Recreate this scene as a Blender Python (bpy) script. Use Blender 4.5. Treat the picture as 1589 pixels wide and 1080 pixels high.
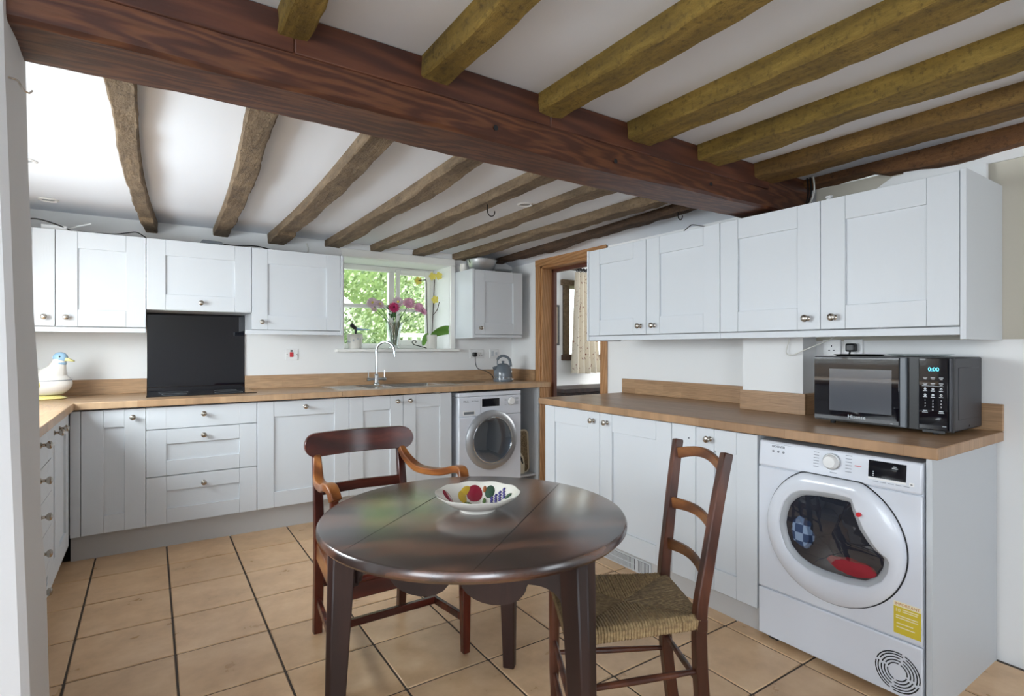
import bpy, bmesh, math, random
from mathutils import Vector, Matrix, noise
random.seed(7)
R = math.radians
SC = bpy.context.scene
COL = SC.collection
for o in list(bpy.data.objects): bpy.data.objects.remove(o)

# ------------------------------------------------------------------ camera
CAMH = 1.24
cd_ = bpy.data.cameras.new('camera'); cam = bpy.data.objects.new('camera', cd_); COL.objects.link(cam)
cd_.sensor_width = 36.0; cd_.lens = 840.0/1589.0*36.0; cd_.clip_start = 0.02
cam.location = (0, 0, CAMH); cam.rotation_euler = (R(90), 0, -R(33.76))
SC.camera = cam
# ------------------------------------------------------------------ view, world, daylight
SC.view_settings.view_transform = 'Standard'; SC.view_settings.look = 'None'
SC.view_settings.gamma = 1.0; SC.view_settings.use_curve_mapping = False
SC.view_settings.exposure = 0.18
W = bpy.data.worlds.new('world'); SC.world = W; W.use_nodes = True
bg = W.node_tree.nodes['Background']; bg.inputs[0].default_value = (0.86, 0.93, 1.0, 1); bg.inputs[1].default_value = 4.2
def light(name, kind, loc, rot, energy, color=(1, 1, 1), size=None, sy=None):
    l = bpy.data.lights.new(name, kind); o = bpy.data.objects.new(name, l); COL.objects.link(o)
    o.location = loc; o.rotation_euler = rot; l.energy = energy; l.color = color
    if kind == 'AREA':
        l.shape = 'RECTANGLE'; l.size = size; l.size_y = sy
    return o
sun = light('sun', 'SUN', (0, 8, 6), (R(46), 0, R(34)), 4.5, (1.0, 0.95, 0.86)); sun.data.angle = R(1.5)
light('daylight_rear_window', 'AREA', (2.2, -2.32, 1.36), (R(90), 0, 0), 3, (0.80, 0.90, 1.0), 0.95, 1.25)
light('added_fill_rear_left', 'AREA', (-0.85, -2.32, 1.36), (R(74), 0, 0), 33, (0.80, 0.90, 1.0), 1.3, 1.25)  # added fill in an invented opening behind the camera, brightens the back base doors
light('daylight_front_room_window', 'AREA', (-2.32, -0.5, 1.4), (R(64), 0, R(-90)), 25, (0.80, 0.90, 1.0), 1.6, 1.2)
light('daylight_kitchen_side_window', 'AREA', (-1.12, 2.75, 1.45), (R(57), 0, R(-90)), 56, (0.86, 0.95, 1.0), 1.45, 0.7)
light('daylight_far_room', 'AREA', (5.2, 3.6, 1.6), (R(90), 0, R(90)), 22, (1.0, 0.98, 0.94), 1.2, 1.2)

# ------------------------------------------------------------------ materials
def lin(h):
    h = h.lstrip('#'); v = [int(h[i:i+2], 16)/255 for i in (0, 2, 4)]
    return tuple(c/12.92 if c <= .04045 else ((c+.055)/1.055)**2.4 for c in v) + (1,)
class NT:
    def __init__(s, name):
        s.m = bpy.data.materials.new(name); s.m.use_nodes = True
        s.t = s.m.node_tree; s.b = s.t.nodes['Principled BSDF']
    def n(s, typ, **kw):
        nd = s.t.nodes.new(typ)
        for k, v in kw.items():
            if k.startswith('i_'):
                key = k[2:]
                key = int(key) if key.isdigit() else key
                nd.inputs[key].default_value = v
            else: setattr(nd, k, v)
        return nd
    def l(s, a, b): s.t.links.new(a, b)
    def coord(s, scale=(1, 1, 1), rot=(0, 0, 0), kind='Object'):
        tc = s.n('ShaderNodeTexCoord'); mp = s.n('ShaderNodeMapping')
        mp.inputs['Scale'].default_value = scale; mp.inputs['Rotation'].default_value = rot
        s.l(tc.outputs[kind], mp.inputs[0]); return mp.outputs[0]
    def noise(s, vec, scale=5, detail=4, rough=.55, dist=0):
        nd = s.n('ShaderNodeTexNoise'); nd.inputs['Scale'].default_value = scale; nd.inputs['Detail'].default_value = detail
        nd.inputs['Roughness'].default_value = rough; nd.inputs['Distortion'].default_value = dist
        s.l(vec, nd.inputs['Vector']); return nd.outputs['Fac']
    def ramp(s, fac, stops):
        nd = s.n('ShaderNodeValToRGB'); e = nd.color_ramp.elements
        while len(e) < len(stops): e.new(.5)
        for i, (p, c) in enumerate(stops):
            e[i].position = p; e[i].color = lin(c) if isinstance(c, str) else c
        s.l(fac, nd.inputs[0]); return nd.outputs[0]
    def mix(s, fac, a, b, mode='MIX'):
        nd = s.n('ShaderNodeMix', data_type='RGBA', blend_type=mode)
        for sock, v in ((nd.inputs[0], fac), (nd.inputs[6], a), (nd.inputs[7], b)):
            if hasattr(v, 'is_output') or isinstance(v, bpy.types.NodeSocket): s.l(v, sock)
            else: sock.default_value = v
        return nd.outputs[2]
    def bump(s, h, strength=.3, dist=.01):
        nd = s.n('ShaderNodeBump'); nd.inputs['Strength'].default_value = strength; nd.inputs['Distance'].default_value = dist
        s.l(h, nd.inputs['Height']); s.l(nd.outputs[0], s.b.inputs['Normal'])
    def col(s, c):
        if isinstance(c, str): s.b.inputs['Base Color'].default_value = lin(c)
        else: s.l(c, s.b.inputs['Base Color'])
    def p(s, **kw):
        for k, v in kw.items(): s.b.inputs[k].default_value = v
        return s
def plain(name, c, rough=.5, metal=0, coat=0, emit=None, es=1, spec=.5):
    t = NT(name); t.col(c); t.p(Roughness=rough, Metallic=metal); t.b.inputs['Coat Weight'].default_value = coat
    t.b.inputs['Specular IOR Level'].default_value = spec
    if emit:
        t.b.inputs['Emission Color'].default_value = lin(emit); t.b.inputs['Emission Strength'].default_value = es
    return t.m
M = {}
def paint(name, c, grain_axis=None, rough=.45, bump=.12):
    t = NT(name)
    sc = {None: (6, 6, 6), 'z': (90, 90, 3), 'h': (3, 3, 90)}[grain_axis]
    v = t.coord(sc); f = t.noise(v, 4, 5)
    t.col(t.ramp(f, [(.3, c), (.7, c)])); t.bump(f, bump, .002); t.p(Roughness=rough); return t.m
M['wall'] = paint('white_wall_paint', '#EDEDEC', None, .8, .25)
M['wall_beige'] = paint('beige_wall_paint', '#C9C3B4', None, .8, .2)
M['ceil'] = paint('white_ceiling_paint', '#E1E5EC', None, .85, .15)
M['stub'] = paint('white_post_paint', '#D9D8D8', None, .7, .3)
M['door_v'] = paint('pale_grey_paint_vertical_grain', '#D4D8DC', 'z', .42, .18)
M['door_h'] = paint('pale_grey_paint_flat_grain', '#D4D8DC', 'h', .42, .18)
M['carcass'] = plain('pale_grey_laminate', '#C3C7CB', .5)
M['plinth'] = plain('plinth_grey', '#BDBBB9', .5)
M['dark_gap'] = plain('dark_gap', '#1B1C1F', .8)
M['nickel'] = plain('brushed_nickel', '#B9B2A8', .22, 1)
M['chrome'] = plain('chrome', '#C9CDD0', .12, 1)
M['steel'] = plain('stainless_steel', '#D2D2CE', .25, 1)
M['alu'] = plain('aluminium_pan', '#C7CACC', .35, 1)
M['black_glass'] = plain('black_glass', '#0B0D16', .04, 0, .6)
M['black'] = plain('black_plastic', '#141517', .4)
M['blackiron'] = plain('black_iron', '#1C1917', .5, .6)
M['white_gloss'] = plain('white_enamel', '#DADEE6', .22, 0, .3)
M['white_plastic'] = plain('white_plastic', '#E9E9E8', .35)
M['white_gl'] = plain('white_gloss_paint', '#F2F1EC', .3)
M['grey_plastic'] = plain('grey_plastic', '#6F757B', .4)
M['silver_ring'] = plain('silver_plastic', '#A9ABAE', .35, .6)
M['red'] = plain('red_plastic', '#C8242F', .35)
M['grille'] = plain('pale_grey_grille', '#C6C8CA', .4); M['grille_dark'] = plain('grille_shadow_grey', '#24272C', .6); M['bezel'] = plain('light_grey_plastic', '#A9ADB2', .35); M['mark'] = plain('grey_print', '#8A8F98', .5)
M['print_white'] = plain('white_print', '#D9DEE2', .5)
M['yellow_sticker'] = plain('yellow_sticker', '#D9C23A', .5)
M['cream_print'] = plain('cream_print', '#F1E9C8', .5)
M['orange_print'] = plain('orange_print', '#C98A4A', .5)
M['led'] = plain('blue_led', '#59D5F5', .4, emit='#59D5F5', es=1.6)
M['microwave'] = plain('dark_grey_steel', '#3A3B40', .42, .3)
M['porcelain'] = plain('porcelain', '#E9E6DC', .18, 0, .4)
M['cord_white'] = plain('white_cable', '#DCDAD2', .5)
def tile_mat():
    t = NT('terracotta_tile'); v = t.coord((1, 1, 1))
    oi = t.n('ShaderNodeObjectInfo'); add = t.n('ShaderNodeVectorMath', operation='ADD'); sc = t.n('ShaderNodeVectorMath', operation='SCALE')
    cmb = t.n('ShaderNodeCombineXYZ')
    t.l(oi.outputs['Random'], cmb.inputs[0]); t.l(oi.outputs['Random'], cmb.inputs[1])
    t.l(cmb.outputs[0], sc.inputs[0]); sc.inputs['Scale'].default_value = 40
    t.l(v, add.inputs[0]); t.l(sc.outputs[0], add.inputs[1])
    f = t.noise(add.outputs[0], 7, 6, .6); g = t.noise(add.outputs[0], 60, 3)
    c = t.ramp(f, [(.25, '#BF9A74'), (.5, '#D3AE86'), (.8, '#E2C29C')])
    hs = t.n('ShaderNodeHueSaturation'); mr = t.n('ShaderNodeMapRange'); mr.inputs[3].default_value = .9; mr.inputs[4].default_value = 1.08
    t.l(oi.outputs['Random'], mr.inputs[0]); t.l(mr.outputs[0], hs.inputs['Value']); t.l(c, hs.inputs['Color'])
    t.col(hs.outputs[0]); t.bump(g, .08, .002)
    r = t.n('ShaderNodeMapRange'); r.inputs[3].default_value = .2; r.inputs[4].default_value = .42; t.l(f, r.inputs[0]); t.l(r.outputs[0], t.b.inputs['Roughness'])
    return t.m
M['tile'] = tile_mat()
M['grout'] = plain('dark_grout', '#4A4038', .9)
def staves(name, u, v, cs=('#C39C75', '#D2AF8A', '#B08A64'), rough=.38):
    """oak block worktop: u = stave direction axis, v = across"""
    t = NT(name); tc = t.n('ShaderNodeTexCoord'); sx = t.n('ShaderNodeSeparateXYZ'); cb = t.n('ShaderNodeCombineXYZ')
    t.l(tc.outputs['Object'], sx.inputs[0]); t.l(sx.outputs[u], cb.inputs[0]); t.l(sx.outputs[v], cb.inputs[1])
    br = t.n('ShaderNodeTexBrick', offset=.37); br.inputs['Scale'].default_value = 1
    br.inputs['Brick Width'].default_value = .42; br.inputs['Row Height'].default_value = .045; br.inputs['Mortar Size'].default_value = .0006
    br.inputs['Color1'].default_value = lin(cs[0]); br.inputs['Color2'].default_value = lin(cs[1]); br.inputs['Mortar'].default_value = lin(cs[2])
    t.l(cb.outputs[0], br.inputs['Vector'])
    mp = t.n('ShaderNodeMapping'); mp.inputs['Scale'].default_value = (3, 60, 1); t.l(cb.outputs[0], mp.inputs[0])
    f = t.noise(mp.outputs[0], 3, 5, .6)
    g = t.ramp(f, [(.3, '#8F8F8F'), (.7, '#FFFFFF')])
    t.col(t.mix(.55, br.outputs[0], g, 'MULTIPLY')); t.bump(f, .05, .001); t.p(Roughness=rough); return t.m
M['wt_x'] = staves('oak_block_worktop_along_x', 0, 1)
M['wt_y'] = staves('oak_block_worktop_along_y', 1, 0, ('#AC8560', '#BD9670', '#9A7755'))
M['wt_yl'] = staves('oak_block_worktop_side', 1, 0)
M['up_x'] = staves('oak_block_upstand_x', 0, 2, ('#C09A74', '#CDA984', '#B08A64'))
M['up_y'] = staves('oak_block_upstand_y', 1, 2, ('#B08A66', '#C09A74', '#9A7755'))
def wood(name, cs, axis='x', ring=9, dist=5, rough=.5, bump=.3, fine=80, rot=(0, 0, 0), patch=None, stretch=.12):
    t = NT(name); s = {'x': (stretch, 1, 1), 'y': (1, stretch, 1), 'z': (1, 1, stretch)}[axis]
    v = t.coord(s, rot); big = t.noise(v, 2.2, 3, .5, 1.2)
    w = t.n('ShaderNodeTexWave', wave_type='BANDS', bands_direction='DIAGONAL'); w.inputs['Scale'].default_value = ring
    w.inputs['Distortion'].default_value = dist; w.inputs['Detail'].default_value = 3; w.inputs['Detail Scale'].default_value = 1.2
    t.l(v, w.inputs['Vector'])
    f2 = t.noise(v, fine, 4, .6)
    c = t.ramp(w.outputs['Fac'], [(.1, cs[0]), (.5, cs[1]), (.95, cs[2])])
    c2 = t.ramp(f2, [(.25, '#777777'), (.65, '#FFFFFF')])
    c = t.mix(.6, c, c2, 'MULTIPLY')
    c3 = t.ramp(big, [(.35, patch or cs[0]), (.65, cs[1])])
    c = t.mix(.4, c, c3); t.col(c)
    t.bump(f2, bump, .004); t.p(Roughness=rough); return t.m
M['beam'] = wood('dark_oak_beam', ('#3E2015', '#5A3220', '#764A2C'), 'x', 13, 17, .5, .25, 60, patch='#4B281A', stretch=.14)
M['plank'] = wood('reddish_fillet', ('#43241A', '#593020', '#6B3E28'), 'x', 9, 8, .5, .2, 50)
def rough_wood(name, cs, axis='y', bs=.8):
    t = NT(name); s = (1, .16, 1) if axis == 'y' else (.16, 1, 1)
    v = t.coord(s); v2 = t.coord((1, 1, 1)); f = t.noise(v, 30, 6, .65); b = t.noise(v2, 4, 4, .6); h = t.noise(v2, 55, 5, .7)
    c = t.ramp(f, [(.3, cs[0]), (.55, cs[1]), (.8, cs[2])]); d = t.ramp(b, [(.35, cs[3]), (.65, cs[1])])
    c = t.mix(.45, c, d); pit = t.ramp(h, [(.3, '#4A4038'), (.48, '#FFFFFF')]); t.col(t.mix(.6, c, pit, 'MULTIPLY'))
    ad = t.n('ShaderNodeMath', operation='ADD'); t.l(f, ad.inputs[0]); t.l(h, ad.inputs[1]); t.bump(ad.outputs[0], bs, .01)
    t.p(Roughness=.85); return t.m
M['j_ochre'] = rough_wood('ochre_limed_joist', ('#54421C', '#8A7030', '#B59A50', '#665420'))
M['j_grey'] = rough_wood('weathered_brown_joist', ('#463A2C', '#7C6850', '#A08A6E', '#5A4A38'))
M['j_dark'] = rough_wood('dark_bark_joist', ('#2E2118', '#5A4230', '#7A5C40', '#3F2E22'), bs=1.2)
M['j_rust'] = rough_wood('rust_brown_timber', ('#4A2E1C', '#7E5530', '#A57C4C', '#5E3F28'), bs=1.2)
M['j_brown'] = rough_wood('brown_ochre_joist', ('#4E3A1E', '#876732', '#A98A4C', '#664C28'), bs=1.0)
M['pine'] = wood('pine_door_frame', ('#A8774A', '#BC8A5C', '#CB9D70'), 'z', 22, 1.5, .4, .06, 60)
M['pine_h'] = wood('pine_door_head', ('#A8774A', '#BC8A5C', '#CB9D70'), 'y', 22, 1.5, .4, .06, 60)
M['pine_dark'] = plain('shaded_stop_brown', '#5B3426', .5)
M['mahog'] = wood('mahogany', ('#3A150E', '#56231A', '#6B3020'), 'z', 6, 2, .25, .05, 60)
M['mahog_x'] = wood('mahogany_rail', ('#3A150E', '#571F16', '#6B2E20'), 'x', 6, 2, .22, .05, 60)
M['arm'] = wood('worn_mahogany_arm', ('#6E3C1C', '#97592B', '#B9783F'), 'y', 6, 2, .28, .05, 50)
M['oakdark'] = wood('dark_oak_leg', ('#1E0E0B', '#2E1813', '#3C221B'), 'z', 7, 3, .48, .1, 60)
M['tabletop'] = wood('polished_dark_oak_top', ('#22120E', '#46291E', '#7E5038'), 'x', 6, 6, .2, .05, 40, rot=(0, 0, R(28)), stretch=.2)
for nd in M['tabletop'].node_tree.nodes:
    if nd.type == 'BSDF_PRINCIPLED':
        nd.inputs['Coat Weight'].default_value = .8; nd.inputs['Coat Roughness'].default_value = .24; nd.inputs['Coat IOR'].default_value = 1.7; nd.inputs['Specular IOR Level'].default_value = .6
M['chairwood'] = wood('brown_ash_chair', ('#3E2015', '#5A3020', '#70412B'), 'z', 6, 2, .32, .06, 60)
M['chairslat'] = wood('worn_brown_slat', ('#5A331C', '#85522E', '#A06A3C'), 'y', 6, 2, .32, .06, 60)
def rush(name, c0, c1):
    t = NT(name); v = t.coord((1, 1, 1)); f = t.noise(v, 90, 3); t.col(t.ramp(f, [(.3, c0), (.7, c1)])); t.p(Roughness=.7); return t.m
M['rush'] = rush('woven_rush', '#7E6648', '#B0966C'); M['rush_d'] = rush('woven_rush_dark', '#5E4A32', '#8A7452')
def glass_mat(name, tint=(1, 1, 1, 1), gloss=.08):
    m = bpy.data.materials.new(name); m.use_nodes = True; t = m.node_tree; t.nodes.remove(t.nodes['Principled BSDF'])
    tr = t.nodes.new('ShaderNodeBsdfTransparent'); tr.inputs[0].default_value = tint
    gl = t.nodes.new('ShaderNodeBsdfGlossy'); gl.inputs['Roughness'].default_value = .02
    mx = t.nodes.new('ShaderNodeMixShader'); mx.inputs[0].default_value = gloss
    t.links.new(tr.outputs[0], mx.inputs[1]); t.links.new(gl.outputs[0], mx.inputs[2]); t.links.new(mx.outputs[0], t.nodes['Material Output'].inputs[0])
    return m
M['glass'] = glass_mat('window_glass', (.97, 1, .98, 1), .05)
M['vase'] = glass_mat('cut_glass', (.93, .95, .95, 1), .25)
M['smoke'] = glass_mat('smoked_glass', (.75, .78, .82, 1), .12)
def leaf_mat(name, stops, emit=0):
    t = NT(name); oi = t.n('ShaderNodeNewGeometry'); c = t.ramp(oi.outputs['Random Per Island'], stops); t.col(c); t.p(Roughness=.5)
    t.b.inputs['Transmission Weight'].default_value = 0; return t.m
M['hedge'] = leaf_mat('hedge_leaves', [(0, '#4E623A'), (.35, '#778C58'), (.7, '#A5B284'), (1, '#DDE3C6')])
M['lawn'] = plain('lawn', '#71864F', .9)
M['leaf'] = plain('flower_foliage', '#3F6B32', .5)
M['leaf2'] = plain('orchid_leaf', '#5E8A3A', .4); M['leaf3'] = plain('orchid_leaf_bright', '#74B23E', .4)
M['stem'] = plain('brown_stem', '#4A3B33', .6)
M['pink'] = plain('hot_pink_petals', '#D9417F', .6); M['lpink'] = plain('light_pink_petals', '#E9AFC8', .6); M['ppink'] = plain('pale_pink_petals', '#F0D8E2', .6)
M['yel'] = plain('yellow_petals', '#EFE06A', .5); M['centre'] = plain('flower_centre', '#8C2448', .7)
M['pot'] = plain('white_ceramic_pot', '#E6E2DA', .4)
M['grey_kettle'] = plain('grey_enamel', '#666E76', .18, 0, .5)
M['curtain'] = None
def curtain_mat():
    t = NT('floral_curtain'); v = t.coord((1, 1, 1)); vo = t.n('ShaderNodeTexVoronoi'); vo.inputs['Scale'].default_value = 9; t.l(v, vo.inputs['Vector'])
    f = t.noise(v, 22, 4, .6, 1.5)
    a = t.ramp(f, [(.60, '#E4DCCB'), (.68, '#8B5A4A')]); b = t.ramp(vo.outputs['Distance'], [(.08, '#A5584E'), (.13, '#FFFFFF')])
    t.col(t.mix(.8, a, b, 'MULTIPLY')); t.p(Roughness=.9); return t.m
M['curtain'] = curtain_mat()
def wicker_mat():
    t = NT('woven_tray'); v = t.coord((1, 1, 1)); f = t.noise(v, 110, 3); t.col(t.ramp(f, [(.35, '#6B5840'), (.65, '#A58F6C')])); t.bump(f, .5, .004); return t.m
M['wicker'] = wicker_mat()
M['cream'] = plain('cream_plastic', '#D9CDB4', .5)
M['duck_body'] = plain('duck_white_glaze', '#EBE7E0', .2, 0, .4); M['duck_blue'] = plain('duck_blue_glaze', '#9CC1DE', .2, 0, .4)
M['duck_yel'] = plain('duck_yellow_glaze', '#E8DD8F', .2, 0, .4); M['duck_wing'] = plain('duck_ochre_feathers', '#D3A96A', .3)
def mesh_glass():
    t = NT('microwave_window_mesh'); v = t.coord((1, 1, 1)); sx = t.n('ShaderNodeSeparateXYZ'); t.l(v, sx.inputs[0])
    t.col('#55585F'); t.p(Roughness=.12); t.b.inputs['Coat Weight'].default_value = .8; return t.m
M['mwin'] = mesh_glass()
M['drum'] = plain('drum_steel', '#7D848C', .35, .6)
def check_mat():
    t = NT('checked_laundry'); v = t.coord((30, 30, 30)); ch = t.n('ShaderNodeTexChecker'); ch.inputs['Color1'].default_value = lin('#2E3F5E'); ch.inputs['Color2'].default_value = lin('#7D8FA8')
    ch.inputs['Scale'].default_value = 1.0; t.l(v, ch.inputs['Vector']); t.col(ch.outputs[0]); t.p(Roughness=.9); return t.m
M['check'] = check_mat(); M['redcloth'] = plain('red_laundry', '#8E1F2A', .9); M['darkcloth'] = plain('dark_laundry', '#2B2E38', .9)

# ------------------------------------------------------------------ mesh builder
class MB:
    def __init__(s): s.v = []; s.f = []
    def box(s, x0, x1, y0, y1, z0, z1):
        i = len(s.v)
        s.v += [(x0, y0, z0), (x1, y0, z0), (x1, y1, z0), (x0, y1, z0), (x0, y0, z1), (x1, y0, z1), (x1, y1, z1), (x0, y1, z1)]
        s.f += [tuple(i+k for k in q) for q in ((0, 3, 2, 1), (4, 5, 6, 7), (0, 1, 5, 4), (1, 2, 6, 5), (2, 3, 7, 6), (3, 0, 4, 7))]
        return s
    def hexa(s, bot, top):
        i = len(s.v); s.v += list(bot) + list(top); n = len(bot)
        s.f.append(tuple(i+k for k in reversed(range(n)))); s.f.append(tuple(i+n+k for k in range(n)))
        for k in range(n): s.f.append((i+k, i+(k+1) % n, i+n+(k+1) % n, i+n+k))
        return s
    def prism(s, pts, fn, d0, d1):
        """2D outline pts -> fn(a,b,d)"""
        return s.hexa([fn(a, b, d0) for a, b in pts], [fn(a, b, d1) for a, b in pts])
    def tube(s, path, r, n=8, caps=True):
        path = [Vector(p) for p in path]; rs = r if isinstance(r, (list, tuple)) else [r]*len(path)
        t0 = (path[1]-path[0]).normalized(); up = Vector((0, 0, 1)) if abs(t0.z) < .9 else Vector((1, 0, 0))
        a = t0.cross(up).normalized(); rings = []
        for k, p in enumerate(path):
            t = (path[min(k+1, len(path)-1)]-path[max(k-1, 0)]).normalized()
            a = (a - t*a.dot(t)).normalized(); b = t.cross(a); i = len(s.v)
            for j in range(n):
                q = 2*math.pi*j/n; s.v.append(tuple(p+a*(math.cos(q)*rs[k])+b*(math.sin(q)*rs[k])))
            rings.append(i)
        for k in range(len(rings)-1):
            for j in range(n): s.f.append((rings[k]+j, rings[k]+(j+1) % n, rings[k+1]+(j+1) % n, rings[k+1]+j))
        if caps:
            s.f.append(tuple(rings[0]+j for j in reversed(range(n)))); s.f.append(tuple(rings[-1]+j for j in range(n)))
        return s
    def bar(s, path, w, h, up=(0, 0, 1)):
        """rectangular section swept along a path; w across, h along up; w,h may be lists"""
        path = [Vector(p) for p in path]; n = len(path); ws = w if isinstance(w, (list, tuple)) else [w]*n; hs = h if isinstance(h, (list, tuple)) else [h]*n
        up = Vector(up); rings = []
        for k, p in enumerate(path):
            t = (path[min(k+1, n-1)]-path[max(k-1, 0)]).normalized(); a = t.cross(up).normalized(); b = a.cross(t).normalized(); i = len(s.v)
            for sa, sb in ((-1, -1), (1, -1), (1, 1), (-1, 1)): s.v.append(tuple(p+a*(sa*ws[k]/2)+b*(sb*hs[k]/2)))
            rings.append(i)
        for k in range(n-1):
            for j in range(4): s.f.append((rings[k]+j, rings[k]+(j+1) % 4, rings[k+1]+(j+1) % 4, rings[k+1]+j))
        s.f.append(tuple(rings[0]+j for j in (3, 2, 1, 0))); s.f.append(tuple(rings[-1]+j for j in range(4))); return s
    def lathe(s, prof, n=32, c=(0, 0, 0), ax=None, sx=1, sy=1):
        """prof (r,h); ax = 3x3 columns (u,v,axis) or None for z"""
        u, v, w = ax or ((1, 0, 0), (0, 1, 0), (0, 0, 1)); u, v, w, c = Vector(u), Vector(v), Vector(w), Vector(c); rings = []
        for r, h in prof:
            i = len(s.v)
            if r < 1e-6: s.v.append(tuple(c+w*h)); rings.append((i, 1))
            else:
                for j in range(n):
                    q = 2*math.pi*j/n; s.v.append(tuple(c+u*(r*sx*math.cos(q))+v*(r*sy*math.sin(q))+w*h))
                rings.append((i, n))
        for (i, a), (k, b) in zip(rings, rings[1:]):
            for j in range(n):
                j2 = (j+1) % n
                if a == 1 and b == 1: continue
                if a == 1: s.f.append((i, k+j2, k+j))
                elif b == 1: s.f.append((i+j, i+j2, k))
                else: s.f.append((i+j, i+j2, k+j2, k+j))
        return s
    def ball(s, c, r, n=16, m=10):
        r = r if isinstance(r, (tuple, list)) else (r, r, r)
        i0 = len(s.v); prof = [(math.sin(math.pi*k/m), -math.cos(math.pi*k/m)) for k in range(m+1)]; prof[0] = (0, -1); prof[-1] = (0, 1)
        s.lathe(prof, n)
        for k in range(i0, len(s.v)): a = s.v[k]; s.v[k] = (c[0]+a[0]*r[0], c[1]+a[1]*r[1], c[2]+a[2]*r[2])
        return s
    def sheet(s, grid, thick):
        """grid[i][j] of points -> thin solid (top grid plus offset by thick vector fn)"""
        nu, nv = len(grid), len(grid[0]); i = len(s.v)
        for row in grid: s.v += [tuple(p) for p in row]
        k = len(s.v)
        for row in grid: s.v += [tuple(Vector(p)+Vector(thick)) for p in row]
        for a in range(nu-1):
            for b in range(nv-1):
                q = (i+a*nv+b, i+a*nv+b+1, i+(a+1)*nv+b+1, i+(a+1)*nv+b); s.f.append(q)
                s.f.append(tuple(x-i+k for x in reversed(q)))
        edge = [a*nv for a in range(nu)] + [(nu-1)*nv+b for b in range(1, nv)] + [a*nv+nv-1 for a in reversed(range(nu-1))] + [b for b in reversed(range(1, nv-1))]
        for a, b in zip(edge, edge[1:]+edge[:1]): s.f.append((i+b, i+a, k+a, k+b))
        return s
    def xf(s, m, start=0):
        for k in range(start, len(s.v)): s.v[k] = tuple(m @ Vector(s.v[k]))
        return s
    def build(s, name, mat, parent=None, bevel=0, smooth=True, ang=35, seg=1, local=False, fix=True):
        off = Vector((0, 0, 0))
        if parent and not local:
            p = parent
            while p: off += p.location; p = p.parent
        me = bpy.data.meshes.new(name); me.from_pydata([tuple(Vector(a)-off) for a in s.v], [], s.f); me.update()
        if fix:
            bm = bmesh.new(); bm.from_mesh(me); bmesh.ops.recalc_face_normals(bm, faces=bm.faces); bm.to_mesh(me); bm.free()
        if smooth: me.shade_smooth(); me.set_sharp_from_angle(angle=R(ang))
        me.materials.append(mat if not isinstance(mat, str) else M[mat])
        o = bpy.data.objects.new(name, me); COL.objects.link(o); o.parent = parent
        if bevel:
            b = o.modifiers.new('Bevel', 'BEVEL'); b.width = bevel; b.segments = seg; b.limit_method = 'ANGLE'; b.angle_limit = R(40)
        return o
def tag(o, label, cat, group=None, kind=None):
    if label: o['label'] = label
    if cat: o['category'] = cat
    if group: o['group'] = group
    if kind: o['kind'] = kind
    return o
def thing(name, label, cat, loc=(0, 0, 0), group=None, rz=0):
    o = bpy.data.objects.new(name, None); COL.objects.link(o); o.location = loc; o.rotation_euler = (0, 0, rz); o.empty_display_size = .05
    return tag(o, label, cat, group)
def struct(o): o['kind'] = 'structure'; return o
def inst(name, me, parent, loc, rot=(0, 0, 0)):
    off = Vector((0, 0, 0)); p = parent
    while p: off += p.location; p = p.parent
    o = bpy.data.objects.new(name, me); COL.objects.link(o); o.parent = parent; o.location = Vector(loc)-off; o.rotation_euler = rot; return o
def text(s, size, mat, parent, mtx, name='lettering', depth=.0006, align='CENTER', local=False):
    cu = bpy.data.curves.new(name, 'FONT'); cu.body = s; cu.size = size; cu.extrude = depth; cu.align_x = align; cu.align_y = 'CENTER'; cu.resolution_u = 2
    t = bpy.data.objects.new('tmp', cu); COL.objects.link(t); bpy.context.view_layer.update()
    me = bpy.data.meshes.new_from_object(t); bpy.data.objects.remove(t); me.name = name
    off = Vector((0, 0, 0))
    if not local:
        p = parent
        while p: off += p.location; p = p.parent
    me.transform(Matrix.Translation(-off) @ mtx); me.materials.clear(); me.materials.append(M[mat])
    o = bpy.data.objects.new(name, me); COL.objects.link(o); o.parent = parent; return o
def frame(o, u, v):
    """matrix with x axis u, y axis v at o"""
    u = Vector(u).normalized(); v = Vector(v).normalized(); w = u.cross(v)
    return Matrix(((u.x, v.x, w.x, o[0]), (u.y, v.y, w.y, o[1]), (u.z, v.z, w.z, o[2]), (0, 0, 0, 1)))
def lerp(a, b, t): return a+(b-a)*t
def spline(pts, n=8):
    pts = [Vector(p) for p in pts]; out = []
    for k in range(len(pts)-1):
        p0, p1, p2, p3 = pts[max(k-1, 0)], pts[k], pts[k+1], pts[min(k+2, len(pts)-1)]
        for j in range(n):
            t = j/n; out.append(.5*((2*p1)+(p2-p0)*t+(2*p0-5*p1+4*p2-p3)*t*t+(3*p1-p0-3*p2+p3)*t**3))
    out.append(pts[-1]); return out

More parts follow.
